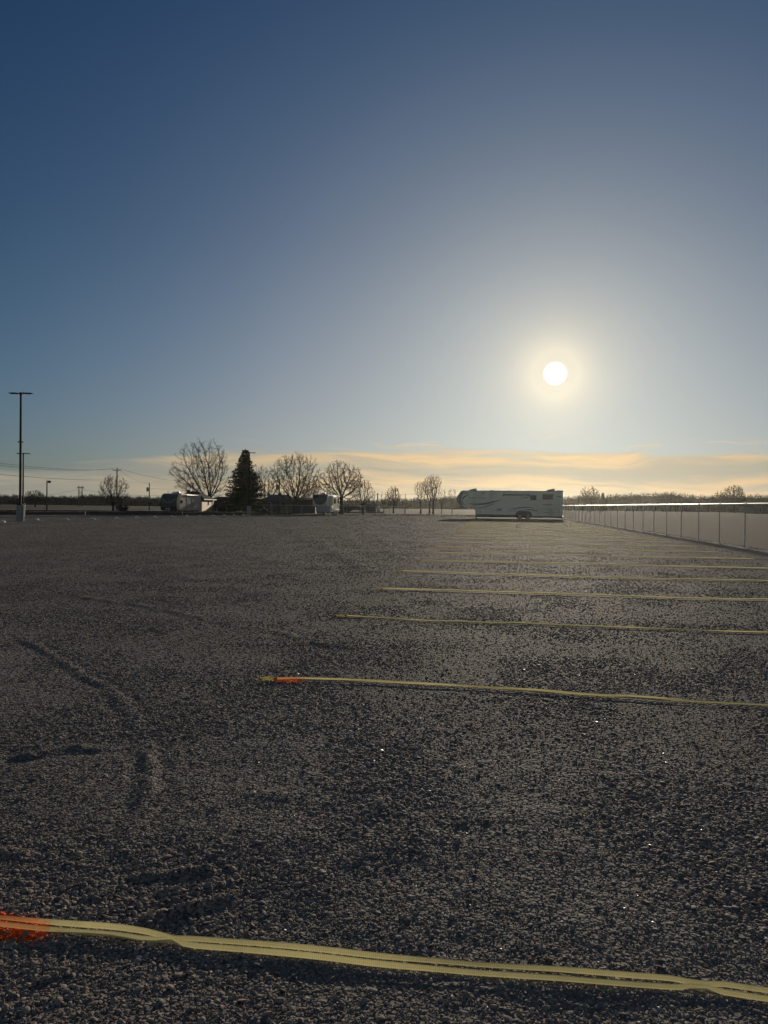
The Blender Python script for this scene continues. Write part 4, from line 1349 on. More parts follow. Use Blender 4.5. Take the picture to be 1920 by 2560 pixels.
def stripe_strip(pts, widths, y, mat, parent, name='stripe', th=0.004):
    """curved graphic band on a side wall; pts in x,z"""
    mb = MB()
    n = len(pts); top = []; bot = []
    for i, (x, z) in enumerate(pts):
        x0, z0 = pts[max(0, i - 1)]; x1, z1 = pts[min(n - 1, i + 1)]
        tx, tz = x1 - x0, z1 - z0; L = math.hypot(tx, tz); nx, nz = -tz / L, tx / L
        w = widths[i] / 2
        top.append((x + nx * w, z + nz * w)); bot.append((x - nx * w, z - nz * w))
    v = [(x, y - th, z) for x, z in top] + [(x, y - th, z) for x, z in bot] + [(x, y, z) for x, z in top] + [(x, y, z) for x, z in bot]
    f = []
    for i in range(n - 1):
        f += [(i, n + i, n + i + 1, i + 1), (2 * n + i, 2 * n + i + 1, 3 * n + i + 1, 3 * n + i), (i, i + 1, 2 * n + i + 1, 2 * n + i), (n + i, 3 * n + i, 3 * n + i + 1, n + i + 1)]
    mb.poly(v, f)
    return mb.build(name, mat, parent)

def curve(p, n=14):
    """Catmull-Rom through control points"""
    out = []
    q = [p[0]] + list(p) + [p[-1]]
    for i in range(1, len(q) - 2):
        for k in range(n):
            t = k / n
            out.append(tuple(0.5 * ((2 * q[i][j]) + (-q[i - 1][j] + q[i + 1][j]) * t + (2 * q[i - 1][j] - 5 * q[i][j] + 4 * q[i + 1][j] - q[i + 2][j]) * t * t + (-q[i - 1][j] + 3 * q[i][j] - 3 * q[i + 1][j] + q[i + 2][j]) * t ** 3) for j in (0, 1)))
    out.append(tuple(p[-1]))
    return out

def taper(n, w, a=0.05, b=0.05):
    return [w * max(a if i < n / 2 else b, math.sin(PI * (i + 0.5) / n)) for i in range(n)]

def window(parent, x0, x1, z0, z1, y, fr=0.045, rows=0):
    mb = MB()
    mb.bbox(x0 - fr, x1 + fr, y - 0.025, y + 0.01, z0 - fr, z1 + fr, 0.012)
    f = mb.build('window', M['black'], parent)
    MB().box(x0, x1, y - 0.032, y - 0.027, z0, z1).build('pane', M['glass'], f)
    return f

def text_mesh(s, size, mat, parent, M4, name='lettering'):
    cu = bpy.data.curves.new('txt', 'FONT'); cu.body = s; cu.size = size; cu.extrude = 0.003; cu.space_character = 1.5
    o = bpy.data.objects.new('txt', cu); COL.objects.link(o)
    bpy.context.view_layer.update()
    me = bpy.data.meshes.new_from_object(o.evaluated_get(bpy.context.evaluated_depsgraph_get()))
    bpy.data.objects.remove(o); bpy.data.curves.remove(cu)
    me.name = name; me.transform(M4); me.materials.clear(); me.materials.append(mat)
    t = bpy.data.objects.new(name, me); COL.objects.link(t); t.parent = parent
    return t

def ac_unit(parent, x, z, w=0.95, d=0.72, h=0.30):
    bm = bmesh.new(); bmesh.ops.create_cube(bm, size=1)
    for v in bm.verts:
        top = v.co.z > 0
        # low at the nose, high at the back
        zz = (h if v.co.x > 0 else h * 0.55) if top else 0.05
        v.co = Vector((x + v.co.x * w * (0.82 if top else 1.0) + (0.03 if top else 0), v.co.y * d * (0.85 if top else 1), z + zz))
    bmesh.ops.subdivide_edges(bm, edges=bm.edges[:], cuts=1, use_grid_fill=True)
    bmesh.ops.bevel(bm, geom=[e for e in bm.edges if e.is_boundary or e.calc_face_angle(0) > 0.4], offset=0.05, segments=3, affect='EDGES')
    mb = MB(); mb.frombm(bm)
    mb.tube([(x, 0, z - 0.01), (x, 0, z + 0.06)], min(w, d) * 0.42, 12)
    return mb.build('air_conditioner', M['ac'], parent, smooth=True)

# --- long fifth wheel trailer seen side on (front to the left)
def big_trailer():
    Y0 = 97.0
    o = G(1141, 1297); o = Vector((P(1141, 1290, Y0 + 1.0).x, Y0 + 1.0, 0))
    yaw = math.atan2(-0.1445, 1)
    e = empty('travel_trailer', o, yaw)
    tag(e, 'long white fifth wheel trailer with dark swooshes, side on, in front of the right fence', 'trailer')
    k = Y0 / F_PX
    def X(u): return (u - 1141) * k * 1.012
    def Zv(v): return (1297.5 - v) * k
    W = 2.45
    zb = 0.52
    prof = [(X(1140.5), Zv(1246)), (X(1142.5), Zv(1243)), (X(1151.5), Zv(1229.5)), (X(1155), Zv(1227.8)), (X(1400), Zv(1227.4)), (X(1400.4), Zv(1290)),
            (X(1188.5), Zv(1290)), (X(1186.5), Zv(1269)), (X(1154), Zv(1269)), (X(1147), Zv(1264)), (X(1142), Zv(1254))]
    prof = [(x, z) for x, z in prof]
    body = MB().extrude(prof[::-1], 0.0, W, 0.05, 3).build('body', M['rv_white'], e, smooth=False)
    # front cap: grey shell wrapped over the nose, a few mm proud
    cap = [(X(1139.9), Zv(1246)), (X(1142.2), Zv(1242)), (X(1151.2), Zv(1229.0)), (X(1155), Zv(1227.2)), (X(1166), Zv(1227.2)), (X(1157), Zv(1236)), (X(1152.5), Zv(1247)), (X(1153.5), Zv(1259)), (X(1160), Zv(1269.6)), (X(1153.7), Zv(1269.6)), (X(1146.5), Zv(1264.4)), (X(1141.5), Zv(1254))]
    MB().extrude(cap[::-1], -0.012, W + 0.012, 0.008, 1).build('front_cap', M['rv_grey'], e)
    # roof membrane edge rail
    MB().box(X(1158), X(1400.6), -0.02, W + 0.02, Zv(1227.4) - 0.09, Zv(1227.4) + 0.012).build('roof_rail', M['rv_grey'], e)
    MB().box(X(1160), X(1400), 0.03, W - 0.03, Zv(1227.4) + 0.013, Zv(1227.4) + 0.03).build('roof_membrane', M['rv_white'], e)
    ac_unit(e, X(1181) , Zv(1227.4), 1.05, 0.8, 0.36).location = (0, 1.1, 0)
    ac_unit(e, X(1372), Zv(1227.4), 1.12, 0.8, 0.40).location = (0, 1.1, 0)
    for u, w_, h_ in ((1211, 0.10, 0.12), (1228, 0.45, 0.10), (1245.5, 0.09, 0.13), (1271, 0.36, 0.08), (1322, 0.12, 0.08), (1393, 0.9, 0.14)):
        MB().bbox(X(u) - w_ / 2, X(u) + w_ / 2, 0.8, 1.3, Zv(1227.4) + 0.028, Zv(1227.4) + h_, 0.02).build('roof_vent', M['ac'], e)
    # slide-out at the rear
    so = MB().bbox(X(1337.5), X(1376), -0.20, 0.05, Zv(1270), Zv(1233), 0.03).build('slide_out', M['rv_white'], e)
    w1 = window(so, X(1352), X(1375), Zv(1247), Zv(1236), -0.20)
    window(e, X(1322.5), X(1335.5), Zv(1249), Zv(1238), -0.002)
    # awning roller across the middle
    aw = MB().tube([(X(1255), -0.10, Zv(1237)), (X(1320), -0.10, Zv(1237))], 0.085, 10); aw.box(X(1255), X(1257), -0.13, 0.0, Zv(1241), Zv(1235)); aw.box(X(1314), X(1320), -0.13, 0.0, Zv(1240), Zv(1235))
    aw.build('awning', M['rv_stripe'], e)
    # graphics
    def S(pl, w, mat='rv_stripe', y=-0.003, a=0.05, b=0.05):
        c = curve([(X(u), Zv(v)) for u, v in pl]); stripe_strip(c, taper(len(c), w, a, b), y, M[mat], e)
    S([(1171, 1260.5), (1190, 1261.5), (1210, 1260.3), (1232, 1255.5), (1252, 1250)], 0.22)
    S([(1190, 1271), (1210, 1268), (1222, 1263.5), (1238, 1259)], 0.12)
    S([(1155, 1252), (1156.5, 1247), (1162, 1242), (1172, 1237)], 0.16, a=0.3)
    S([(1159, 1238), (1163, 1234.5), (1171, 1232.5)], 0.12)
    S([(1200, 1232.5), (1206, 1233.6), (1213, 1232)], 0.12)
    S([(1163, 1266), (1156, 1258), (1154.6, 1250)], 0.10)
    S([(1265, 1276), (1290, 1270.5), (1310, 1268.3), (1334, 1269.5)], 0.14)
    S([(1262, 1280), (1300, 1276), (1322, 1274), (1350, 1278), (1378, 1284)], 0.11)
    S([(1384, 1240.5), (1392, 1241), (1399, 1243)], 0.14, b=0.5)
    stripe_strip(*(lambda c: (c, taper(len(c), 0.09)))(curve([(X(1348), Zv(1260)), (X(1361), Zv(1261.5)), (X(1376), Zv(1259.5))])), -0.203, M['rv_stripe'], so)
    S([(1299, 1241.5), (1312, 1243.6), (1322, 1243.4)], 0.07)
    text_mesh('MONTANA', 0.34, M['rv_stripe'], e, Matrix.Translation((X(1171.5), -0.006, Zv(1247.8))) @ Matrix.Rotation(PI / 2, 4, 'X'))
    text_mesh('MONTANA', 0.16, M['rv_stripe'], e, Matrix.Translation((X(1295), -0.006, Zv(1246.8))) @ Matrix.Rotation(PI / 2, 4, 'X'))
    # basement compartment doors (raised frames)
    def door(u0, u1, v0, v1, name='compartment_door'):
        mb = MB(); x0, x1, z0, z1 = X(u0), X(u1), Zv(v1), Zv(v0); t = 0.022
        mb.box(x0, x1, -0.014, -0.002, z0, z1)
        f = mb.build(name, M['rv_white'], e)
        mb = MB(); mb.box(x0 - t, x1 + t, -0.018, -0.003, z1, z1 + t); mb.box(x0 - t, x1 + t, -0.018, -0.003, z0 - t, z0); mb.box(x0 - t, x0, -0.018, -0.003, z0, z1); mb.box(x1, x1 + t, -0.018, -0.003, z0, z1)
        mb.build('door_frame', M['rv_stripe'], f)
    door(1192, 1199, 1272, 1286); door(1201.5, 1229, 1272, 1286); door(1339, 1369, 1272, 1279); door(1373, 1392, 1272, 1279)
    MB().bbox(X(1240), X(1252), -0.03, 0.0, Zv(1278), Zv(1271.5), 0.02).build('vent_grille', M['rv_grey'], e)
    # skirt, frame, axles
    MB().box(X(1189), X(1400), 0.15, W - 0.15, Zv(1293.5), Zv(1289.8)).build('chassis', M['steel'], e)
    MB().box(X(1189), X(1287), -0.012, -0.002, Zv(1289.5), Zv(1286.8)).build('skirt_trim', M['rv_stripe'], e)
    # wheel arch + 2x2 wheels
    arch = MB()
    xc0, xc1 = X(1296.5), X(1316)
    rW = 0.385
    cc = [(xc0 - 0.52, Zv(1290)), (xc0 - 0.45, Zv(1281)), (xc0 - 0.1, Zv(1277.5)), (xc1 + 0.1, Zv(1277.5)), (xc1 + 0.45, Zv(1281)), (xc1 + 0.52, Zv(1290))]
    arch.extrude(cc[::-1], -0.02, 0.05, 0.01, 1); arch.build('wheel_arch', M['rv_dark'], e)
    for x in (xc0, xc1):
        for y in (-0.06 + 0.11, W - 0.05):
            pass
    for x in (xc0, xc1):
        wheel(e, x, -0.02, rW, 0.24); wheel(e, x, W + 0.02, rW, 0.24)
    # front landing legs, pin box
    for y in (0.25, W - 0.25):
        mb = MB(); mb.tube([(X(1190.5), y, 0.05), (X(1190.5), y, Zv(1274))], 0.055, 6); mb.tube([(X(1190.5), y, 0.6), (X(1190.5), y, Zv(1270))], 0.085, 6); mb.bbox(X(1190.5) - 0.15, X(1190.5) + 0.15, y - 0.12, y + 0.12, 0.0, 0.05, 0.01)
        mb.build('landing_leg', M['steel'], e)
        mb = MB(); mb.tube([(X(1190.5), y, 0.55), (X(1185), y, Zv(1269.2))], 0.03, 5); mb.build('leg_brace', M['steel'], e)
    mb = MB(); mb.extrude([(X(1159.5), Zv(1268.8)), (X(1152), Zv(1268.8)), (X(1145), Zv(1272.6)), (X(1144.5), Zv(1274)), (X(1150), Zv(1274.5)), (X(1159.5), Zv(1273.5))], W / 2 - 0.2, W / 2 + 0.2, 0.02, 1)
    mb.tube([(X(1145.5), W / 2, Zv(1276)), (X(1145.5), W / 2, Zv(1273))], 0.05, 8)
    mb.build('pin_box', M['steel'], e)
    # rear stabilisers, bumper, steps, propane hose box
    for u in (1327.5, 1330):
        MB().tube([(X(u), 0.2, 0.0), (X(u), 0.2, Zv(1289))], 0.035, 6).build('stabiliser', M['galv'], e)
    MB().bbox(X(1333), X(1350), 0.0, 0.4, Zv(1294), Zv(1290.5), 0.02).build('step_box', M['steel'], e)
    MB().bbox(X(1400.7), X(1402.3), 0.1, W - 0.1, Zv(1291), Zv(1288.2), 0.02).build('bumper', M['rv_dark'], e)
    for y in (0.12, W - 0.12):
        MB().bbox(X(1400.4), X(1401), y - 0.05, y + 0.05, Zv(1284), Zv(1279), 0.01).build('tail_light', simple('tail_lens', (0.35, 0.02, 0.02), 0.2), e)
    return e
big_trailer()

# --- middle fifth wheel seen from the front corner
def mid_trailer():
    Y0 = 113.0
    yaw = math.radians(-7.5)
    # local: x across (left..right seen from camera), y going away
    c = P(781.5, 1280, Y0)
    e = empty('travel_trailer', (c.x, Y0, 0), yaw)
    tag(e, 'fifth wheel camper facing the camera, with a dark mask on its raised white nose', 'trailer')
    k = Y0 / F_PX
    def X(u): return (u - 781.5) * k
    def Zv(v): return max(0.0, (1288.5 - v)) * k
    W = X(818.5); L = 9.8
    zr = Zv(1236.5); zo = Zv(1267)
    # profile in y,z (front = 0) extruded along x
    prof = [(0.0, zo), (-0.05, zo + 0.5), (0.02, zr - 0.5), (0.35, zr), (L, zr - 0.05), (L, 0.55), (2.3, 0.55), (2.3, zo)]
    mb = MB().extrude(prof, 0, W, 0.05, 3)
    mb.v = [(y, x, z) for x, y, z in mb.v]; mb.f = [f[::-1] for f in mb.f]
    mb.build('body', M['rv_body'], e)
    # dark front mask, curved lower edge, follows the nose
    mk = MB(); n = 18; ring = []
    for i in range(n + 1):
        t = i / n; x = 0.02 + (W - 0.04) * t
        zl = zo + 0.20 + 0.95 * (abs(2 * t - 1) ** 2.6)
        cols = []
        for j in range(7):
            z = zl + (zr - 0.04 - zl) * j / 6
            y = -0.05 + (0.07 if z < zr - 0.5 else 0.07 + 0.33 * (z - (zr - 0.5)) / 0.5) - 0.035
            y = min(y, -0.04 + 0.4)
            if z < zr - 0.5: y = -0.075 + 0.05 * (z - zo) / (zr - zo)
            cols.append((x, y, z))
        ring.append(cols)
    vs = [p for c_ in ring for p in c_] + [(p[0], p[1] + 0.03, p[2]) for c_ in ring for p in c_]
    o2 = (n + 1) * 7; fs = []
    for i in range(n):
        for j in range(6):
            a = i * 7 + j; fs.append((a, a + 7, a + 8, a + 1)); fs.append((a + o2, a + 1 + o2, a + 8 + o2, a + 7 + o2))
    for i in range(n):
        a = i * 7; fs.append((a, a + o2, a + 7 + o2, a + 7)); a += 6; fs.append((a, a + 7, a + 7 + o2, a + o2))
    mk.poly(vs, fs); fm = mk.build('front_mask', M['rv_dark'], e)
    cpts = curve([(0.20, zo + 0.62), (0.62, zo + 0.36), (W / 2, zo + 0.27), (W - 0.62, zo + 0.36), (W - 0.2, zo + 0.62)])
    stripe_strip(cpts, taper(len(cpts), 0.09), -0.085, M['rv_grey'], e)
    MB().bbox(0.01, W - 0.01, -0.02, 2.2, zo - 0.09, zo - 0.003, 0.02).build('overhang_floor', M['rv_dark'], e)
    # lower front box under the overhang
    lb = MB().bbox(X(793), X(812), 2.24, 2.298, 0.62, zo - 0.15, 0.02).build('compartment_door', M['rv_grey'], e)
    # roof fittings
    a = ac_unit(e, 0, zr, 0.85, 0.8, 0.36); a.location = (X(802), 1.6, 0)
    a = ac_unit(e, 0, zr, 0.8, 0.8, 0.28); a.location = (W * 0.5, 7.0, 0)
    MB().bbox(X(789), X(792.5), 0.8, 1.2, zr + 0.0, zr + 0.12, 0.02).build('roof_vent', M['ac'], e)
    MB().tube([(X(814), 1.3, zr), (X(814), 1.3, zr + 0.75)], 0.035, 5).build('antenna', M['steel'], e)
    # right side: slide-out, door, windows
    so = MB().bbox(W - 0.02, W + 0.42, 2.4, 5.2, 0.95, zr - 0.18, 0.03).build('slide_out', M['rv_white'], e)
    MB().bbox(W + 0.42, W + 0.44, 3.0, 4.6, 1.8, 2.6, 0.005).build('pane', M['glass'], so)
    for (y0, y1, z0, z1) in ((6.0, 6.9, 1.95, 2.7), (8.3, 9.2, 1.9, 2.7)):
        w_ = MB().bbox(W - 0.005, W + 0.03, y0 - 0.04, y1 + 0.04, z0 - 0.04, z1 + 0.04, 0.01).build('window', M['black'], e)
        MB().box(W + 0.032, W + 0.036, y0, y1, z0, z1).build('pane', M['glass'], w_)
    MB().bbox(W - 0.002, W + 0.03, 7.1, 7.8, 0.75, 2.75, 0.01).build('door', M['rv_white'], e)
    for z in (2.95, 2.3, 1.62):
        MB().bbox(W + 0.0, W + 0.10, 8.9, 9.78, z, z + 0.09, 0.02).build('ladder_rung', M['galv'], e)
    MB().bbox(W + 0.002, W + 0.06, 5.3, 9.7, 0.75, 0.86, 0.01).build('side_trim', M['galv'], e)
    MB().box(0.2, W - 0.2, 2.3, L, 0.40, 0.548).build('chassis', M['steel'], e)
    # wheels: axle axis along x -> rotate
    for yy in (6.3, 7.25):
        for xx in (0.12, W - 0.12):
            t = wheel(e, 0, 0.0001 if xx < 1 else -0.0001, 0.38, 0.24); t.location = (xx, yy, 0.38); t.rotation_euler = (0, 0, PI / 2 if xx > 1 else -PI / 2)
    for xx in (0.45, W - 0.35):
        mb = MB(); mb.tube([(xx, 2.1, 0.04), (xx, 2.1, 1.2)], 0.055, 6); mb.bbox(xx - 0.14, xx + 0.14, 1.96, 2.24, 0, 0.05, 0.01); mb.build('landing_leg', M['steel'], e)
    mb = MB().bbox(W / 2 - 0.2, W / 2 + 0.2, 0.25, 1.1, zo - 0.5, zo - 0.095, 0.03); mb.build('pin_box', M['steel'], e)
mid_trailer()

# --- utility trailer with small wheels just in front of the middle camper
def cart():
    Yc = 109.5
    c = P(794, 1285, Yc)
    e = empty('utility_trailer', (c.x, Yc, 0), math.radians(-6))
    tag(e, 'small grey box trailer on wheels parked under the nose of the middle camper', 'trailer')
    k = Yc / F_PX
    MB().bbox(0, 30 * k, 0, 1.3, 0.55, 1.28, 0.03).build('box', M['rv_grey'], e)
    MB().bbox(30.2 * k, 35.5 * k, 0.1, 1.2, 0.62, 1.42, 0.03).build('side_locker', M['rv_white'], e)
    MB().box(-0.1, 42 * k, 0.1, 1.2, 0.44, 0.545).build('frame', M['steel'], e)
    for (xx) in (10 * k, 41 * k):
        for yy in (-0.02, 1.32):
            wheel(e, xx, yy, 0.29, 0.18)
    MB().bbox(33 * k, 48 * k, 0.0, 1.3, 0.92, 1.0, 0.02).build('fender', M['galv'], e)
    MB().tube([(-3 * k, 0.6, 0.0), (-3 * k, 0.6, 0.95)], 0.025, 6).build('jack', M['steel'], e)
cart()

# --- left travel trailer, front corner
def left_trailer():
    Yc = 104.0
    yaw = math.radians(-8)
    c = P(403.5, 1280, Yc)
    e = empty('travel_trailer', (c.x, Yc, 0), yaw)
    tag(e, 'silver-sided travel trailer with rounded black nose, parked at left in front of the sunlit house', 'trailer')
    W = 2.35; L = 8.6; zr = 2.95; zb = 0.55
    prof = [(-0.05, zb + 0.05), (-0.28, 1.1), (-0.30, 1.7), (-0.12, 2.35), (0.35, 2.82), (0.9, zr), (L, zr), (L, zb), (0.2, zb)]
    mb = MB().extrude(prof, 0, W, 0.05, 3); mb.v = [(y, x, z) for x, y, z in mb.v]; mb.f = [f[::-1] for f in mb.f]
    mb.build('body', M['rv_silver'], e)
    cap = [(-0.07, zb + 0.03), (-0.31, 1.1), (-0.335, 1.7), (-0.15, 2.37), (0.33, 2.85), (0.9, zr + 0.03), (1.45, zr + 0.03), (1.0, 2.6), (0.72, 2.0), (0.68, 1.3), (0.85, zb + 0.03)]
    mb = MB().extrude(cap, -0.02, W + 0.02, 0.02, 2); mb.v = [(y, x, z) for x, y, z in mb.v]; mb.f = [f[::-1] for f in mb.f]
    mb.build('front_cap', M['rv_dark'], e)
    # curved crease on the cap
    pts = curve([(0.25, 2.25), (0.7, 1.8), (W / 2, 1.68), (W - 0.7, 1.8), (W - 0.25, 2.25)])
    mb = MB(); mb.tube([(x, -0.33 + 0.26 * max(0, (z - 1.7)) , z) for x, z in pts], 0.035, 6); mb.build('cap_moulding', M['rv_grey'], e)
    a = ac_unit(e, 0, zr, 0.8, 0.8, 0.34); a.location = (W * 0.55, 2.2, 0)
    MB().tube([(0.35, 1.4, zr), (0.35, 1.4, zr + 0.25)], 0.02, 5).tube([(0.2, 1.4, zr + 0.26), (0.5, 1.4, zr + 0.26)], 0.03, 5).build('antenna', M['steel'], e)
    def win(y0, y1, z0, z1):
        w_ = MB().bbox(W - 0.005, W + 0.03, y0 - 0.05, y1 + 0.05, z0 - 0.05, z1 + 0.05, 0.01).build('window', M['black'], e)
        MB().box(W + 0.032, W + 0.036, y0, y1, z0, z1).build('pane', M['glass'], w_)
    win(1.25, 1.75, 1.65, 2.05)
    for (y0, y1) in ((3.3, 3.95), (5.2, 5.85)):
        d = MB().bbox(W - 0.002, W + 0.025, y0, y1, 0.72, 2.62, 0.008).build('door', M['rv_silver'], e)
        mb = MB(); mb.box(W + 0.026, W + 0.034, y0 - 0.03, y0, 0.7, 2.65); mb.box(W + 0.026, W + 0.034, y1, y1 + 0.03, 0.7, 2.65); mb.box(W + 0.026, W + 0.034, y0, y1, 2.62, 2.65)
        mb.build('door_frame', M['rv_stripe'], d)
        MB().bbox(W + 0.03, W + 0.05, y1 - 0.14, y1 - 0.08, 1.5, 1.62, 0.004).build('handle', M['black'], d)
    MB().tube([(W + 0.09, 3.0, 2.78), (W + 0.09, 7.3, 2.78)], 0.075, 10).build('awning', M['rv_white'], e)
    MB().box(0.3, W - 0.3, 0.2, L, 0.38, 0.548).build('chassis', M['steel'], e)
    for yy in (4.15, 4.75):
        pass
    for yy in (4.3, 5.1):
        for xx in (0.12, W - 0.10):
            t = wheel(e, 0, -0.0001, 0.34, 0.22); t.location = (xx, yy, 0.34); t.rotation_euler = (0, 0, PI / 2 if xx > 1 else -PI / 2)
    mb = MB(); mb.tube([(0.6, 0.3, 0.46), (W / 2, -1.1, 0.46)], 0.05, 5); mb.tube([(W - 0.6, 0.3, 0.46), (W / 2, -1.1, 0.46)], 0.05, 5); mb.tube([(W / 2, -0.95, 0.0), (W / 2, -0.95, 0.85)], 0.04, 6)
    mb.build('tow_hitch', M['steel'], e)
    mb = MB()
    for x in (W / 2 - 0.19, W / 2 + 0.19): mb.tube([(x, -0.55, 0.52), (x, -0.55, 0.6), (x, -0.55, 0.9), (x, -0.55, 1.0)], [0.12, 0.15, 0.15, 0.06], 12)
    mb.build('gas_bottles', M['rv_grey'], e)
left_trailer()

# parked dark car far away by the round tree
def far_car():
    Yc = 175; c = P(866, 1272, Yc)
    e = empty('parked_car', (c.x, Yc, 0), 0); tag(e, 'dark parked car with a glint on its windscreen, right of the middle camper', 'car')
    b = MB().extrude([(0, 0.35), (0, 0.75), (0.9, 0.95), (1.5, 1.42), (2.9, 1.45), (3.6, 1.0), (4.3, 0.92), (4.35, 0.35)][::-1], 0, 1.75, 0.06, 2).build('body', M['carpaint'], e)
    MB().extrude([(1.05, 0.98), (1.55, 1.38), (2.85, 1.40), (3.4, 1.0)][::-1], -0.012, 1.762, 0.005, 1).build('window_band', M['glass'], e)
    for x in (0.85, 3.45):
        for y in (0.02, 1.73): wheel(e, x, y, 0.33, 0.2)
    for y in (0.25, 1.5): MB().bbox(-0.03, 0.02, y - 0.15, y + 0.15, 0.6, 0.74, 0.02).build('headlight', M['lens'], e)
far_car()

# ------------------------------------------------------------------ houses
def hip_roof(mb, x0, x1, y0, y1, ze, zr, ov=0.45, hipx=None):
    x0 -= ov; x1 += ov; y0 -= ov; y1 += ov
    ym = (y0 + y1) / 2; h = (y1 - y0) / 2 if hipx is None else hipx
    v = [(x0, y0, ze), (x1, y0, ze), (x1, y1, ze), (x0, y1, ze), (x0 + h, ym, zr), (x1 - h, ym, zr)]
    v += [(p[0], p[1], p[2] - 0.16) for p in v[:4]]
    mb.poly(v, [(0, 1, 5, 4), (1, 2, 5), (2, 3, 4, 5), (3, 0, 4), (6, 7, 1, 0), (7, 8, 2, 1), (8, 9, 3, 2), (9, 6, 0, 3), (9, 8, 7, 6)])

def hwindow(parent, face, a0, a1, z0, z1, pos, mat='trim'):
    """window on a wall; face 'x' (wall facing +x at x=pos) or 'y' (wall facing -y at y=pos)"""
    mb = MB(); t = 0.07
    def bx(m, p0, p1, q0, q1, d0, d1):
        if face == 'x': m.box(pos + d0, pos + d1, p0, p1, q0, q1)
        else: m.box(p0, p1, pos - d1, pos - d0, q0, q1)
    bx(mb, a0 - t, a1 + t, z1, z1 + t, 0.0, 0.05); bx(mb, a0 - t, a1 + t, z0 - t, z0, 0.0, 0.05); bx(mb, a0 - t, a0, z0, z1, 0.0, 0.05); bx(mb, a1, a1 + t, z0, z1, 0.0, 0.05)
    f = mb.build('window', M[mat], parent)
    m2 = MB(); bx(m2, a0, a1, z0, z1, 0.004, 0.02); m2.build('pane', M['glass'], f)

def left_house():
    xr = -31.0; Y1, Y2 = 126.0, 134.5
    e = empty('house', (xr, Y1, 0)); tag(e, 'low ranch house with sunlit cream side wall and dark hip roof, behind the left camper', 'house')
    MB().box(-4.9, 0, 0, Y2 - Y1, -0.2, 2.35).build('wall', M['siding'], e)
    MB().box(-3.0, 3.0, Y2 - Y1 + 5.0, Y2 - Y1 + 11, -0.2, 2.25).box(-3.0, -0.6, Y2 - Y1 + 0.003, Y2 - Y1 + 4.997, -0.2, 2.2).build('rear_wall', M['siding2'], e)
    rf = MB(); hip_roof(rf, -4.9, 0, 0, Y2 - Y1, 2.38, 3.75, hipx=2.2); rr_ = rf.build('roof', M['roof'], e)
    rf = MB(); hip_roof(rf, -3.0, 3.0, Y2 - Y1 + 5.0, Y2 - Y1 + 11, 2.28, 2.95, hipx=2.6); rf.build('rear_roof', M['roof'], e)
    MB().bbox(-3.6, -3.0, 3.8, 4.4, 3.2, 4.0, 0.03).build('chimney', M['siding2'], rr_)
    # white eave fascia on the lit side
    MB().box(0.455, 0.475, -0.45, Y2 - Y1 + 0.45, 2.23, 2.375).build('fascia', M['trim'], e)
    hwindow(e, 'x', 4.2, 4.9, 1.35, 2.05, 0.0); hwindow(e, 'y', 0.9, 1.9, 1.2, 2.0, Y2 - Y1 + 5.0)
    hwindow(e, 'y', -3.4, -2.2, 1.1, 2.0, 0.0)
    d = MB().box(0.002, 0.05, 7.2, 8.1, 0.0, 2.05).build('door', M['rv_stripe'], e)
    MB().box(0.052, 0.09, 7.3, 7.4, 1.0, 1.1).build('handle', M['galv'], d)
left_house()

def right_house():
    Yh = 148.0; k = Yh / F_PX
    x0 = P(650, 1265, Yh).x; x1 = P(737, 1265, Yh).x
    e = empty('house', (x0, Yh, 0)); tag(e, 'dark hip-roofed house in shade behind the chain link fence, right of the spruce', 'house')
    w = x1 - x0
    ze = P(690, 1252, Yh).z; zr = P(690, 1236.5, Yh + 4).z
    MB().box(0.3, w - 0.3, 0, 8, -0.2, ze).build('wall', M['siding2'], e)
    rf = MB(); hip_roof(rf, 0.3, w - 0.3, 0, 8, ze + 0.02, zr, hipx=1.9); r_ = rf.build('roof', M['roof2'], e)
    for u, hh in ((673, 0.45), (701.5, 0.55)):
        x = P(u, 1240, Yh + 4).x - x0
        MB().bbox(x - 0.2, x + 0.2, 3.7, 4.3, zr - 0.5, zr + hh - 0.1, 0.03).build('chimney', M['siding2'], r_)
    # lower wing to the right
    x2 = P(787, 1265, Yh).x - x0
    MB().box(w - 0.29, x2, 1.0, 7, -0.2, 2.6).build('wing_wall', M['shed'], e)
    rf = MB(); hip_roof(rf, w + 0.2, x2, 1.0, 7, 2.62, P(760, 1244, Yh + 4).z, ov=0.3, hipx=0.4); rf.build('wing_roof', M['roof'], e)
    xx = P(673.5, 1258, Yh).x - x0
    hwindow(e, 'y', xx - 0.25, xx + 0.25, 0.9, 1.9, 0.0)
    hwindow(e, 'y', w * 0.62, w * 0.62 + 0.8, 1.0, 1.9, 0.0, 'rv_grey')
    d = MB().box(w * 0.82, w * 0.82 + 0.85, -0.05, -0.002, 0, 2.05).build('door', M['rv_stripe'], e)
    MB().box(w * 0.82 + 0.06, w * 0.82 + 0.12, -0.09, -0.052, 1.0, 1.1).build('handle', M['galv'], d)
right_house()

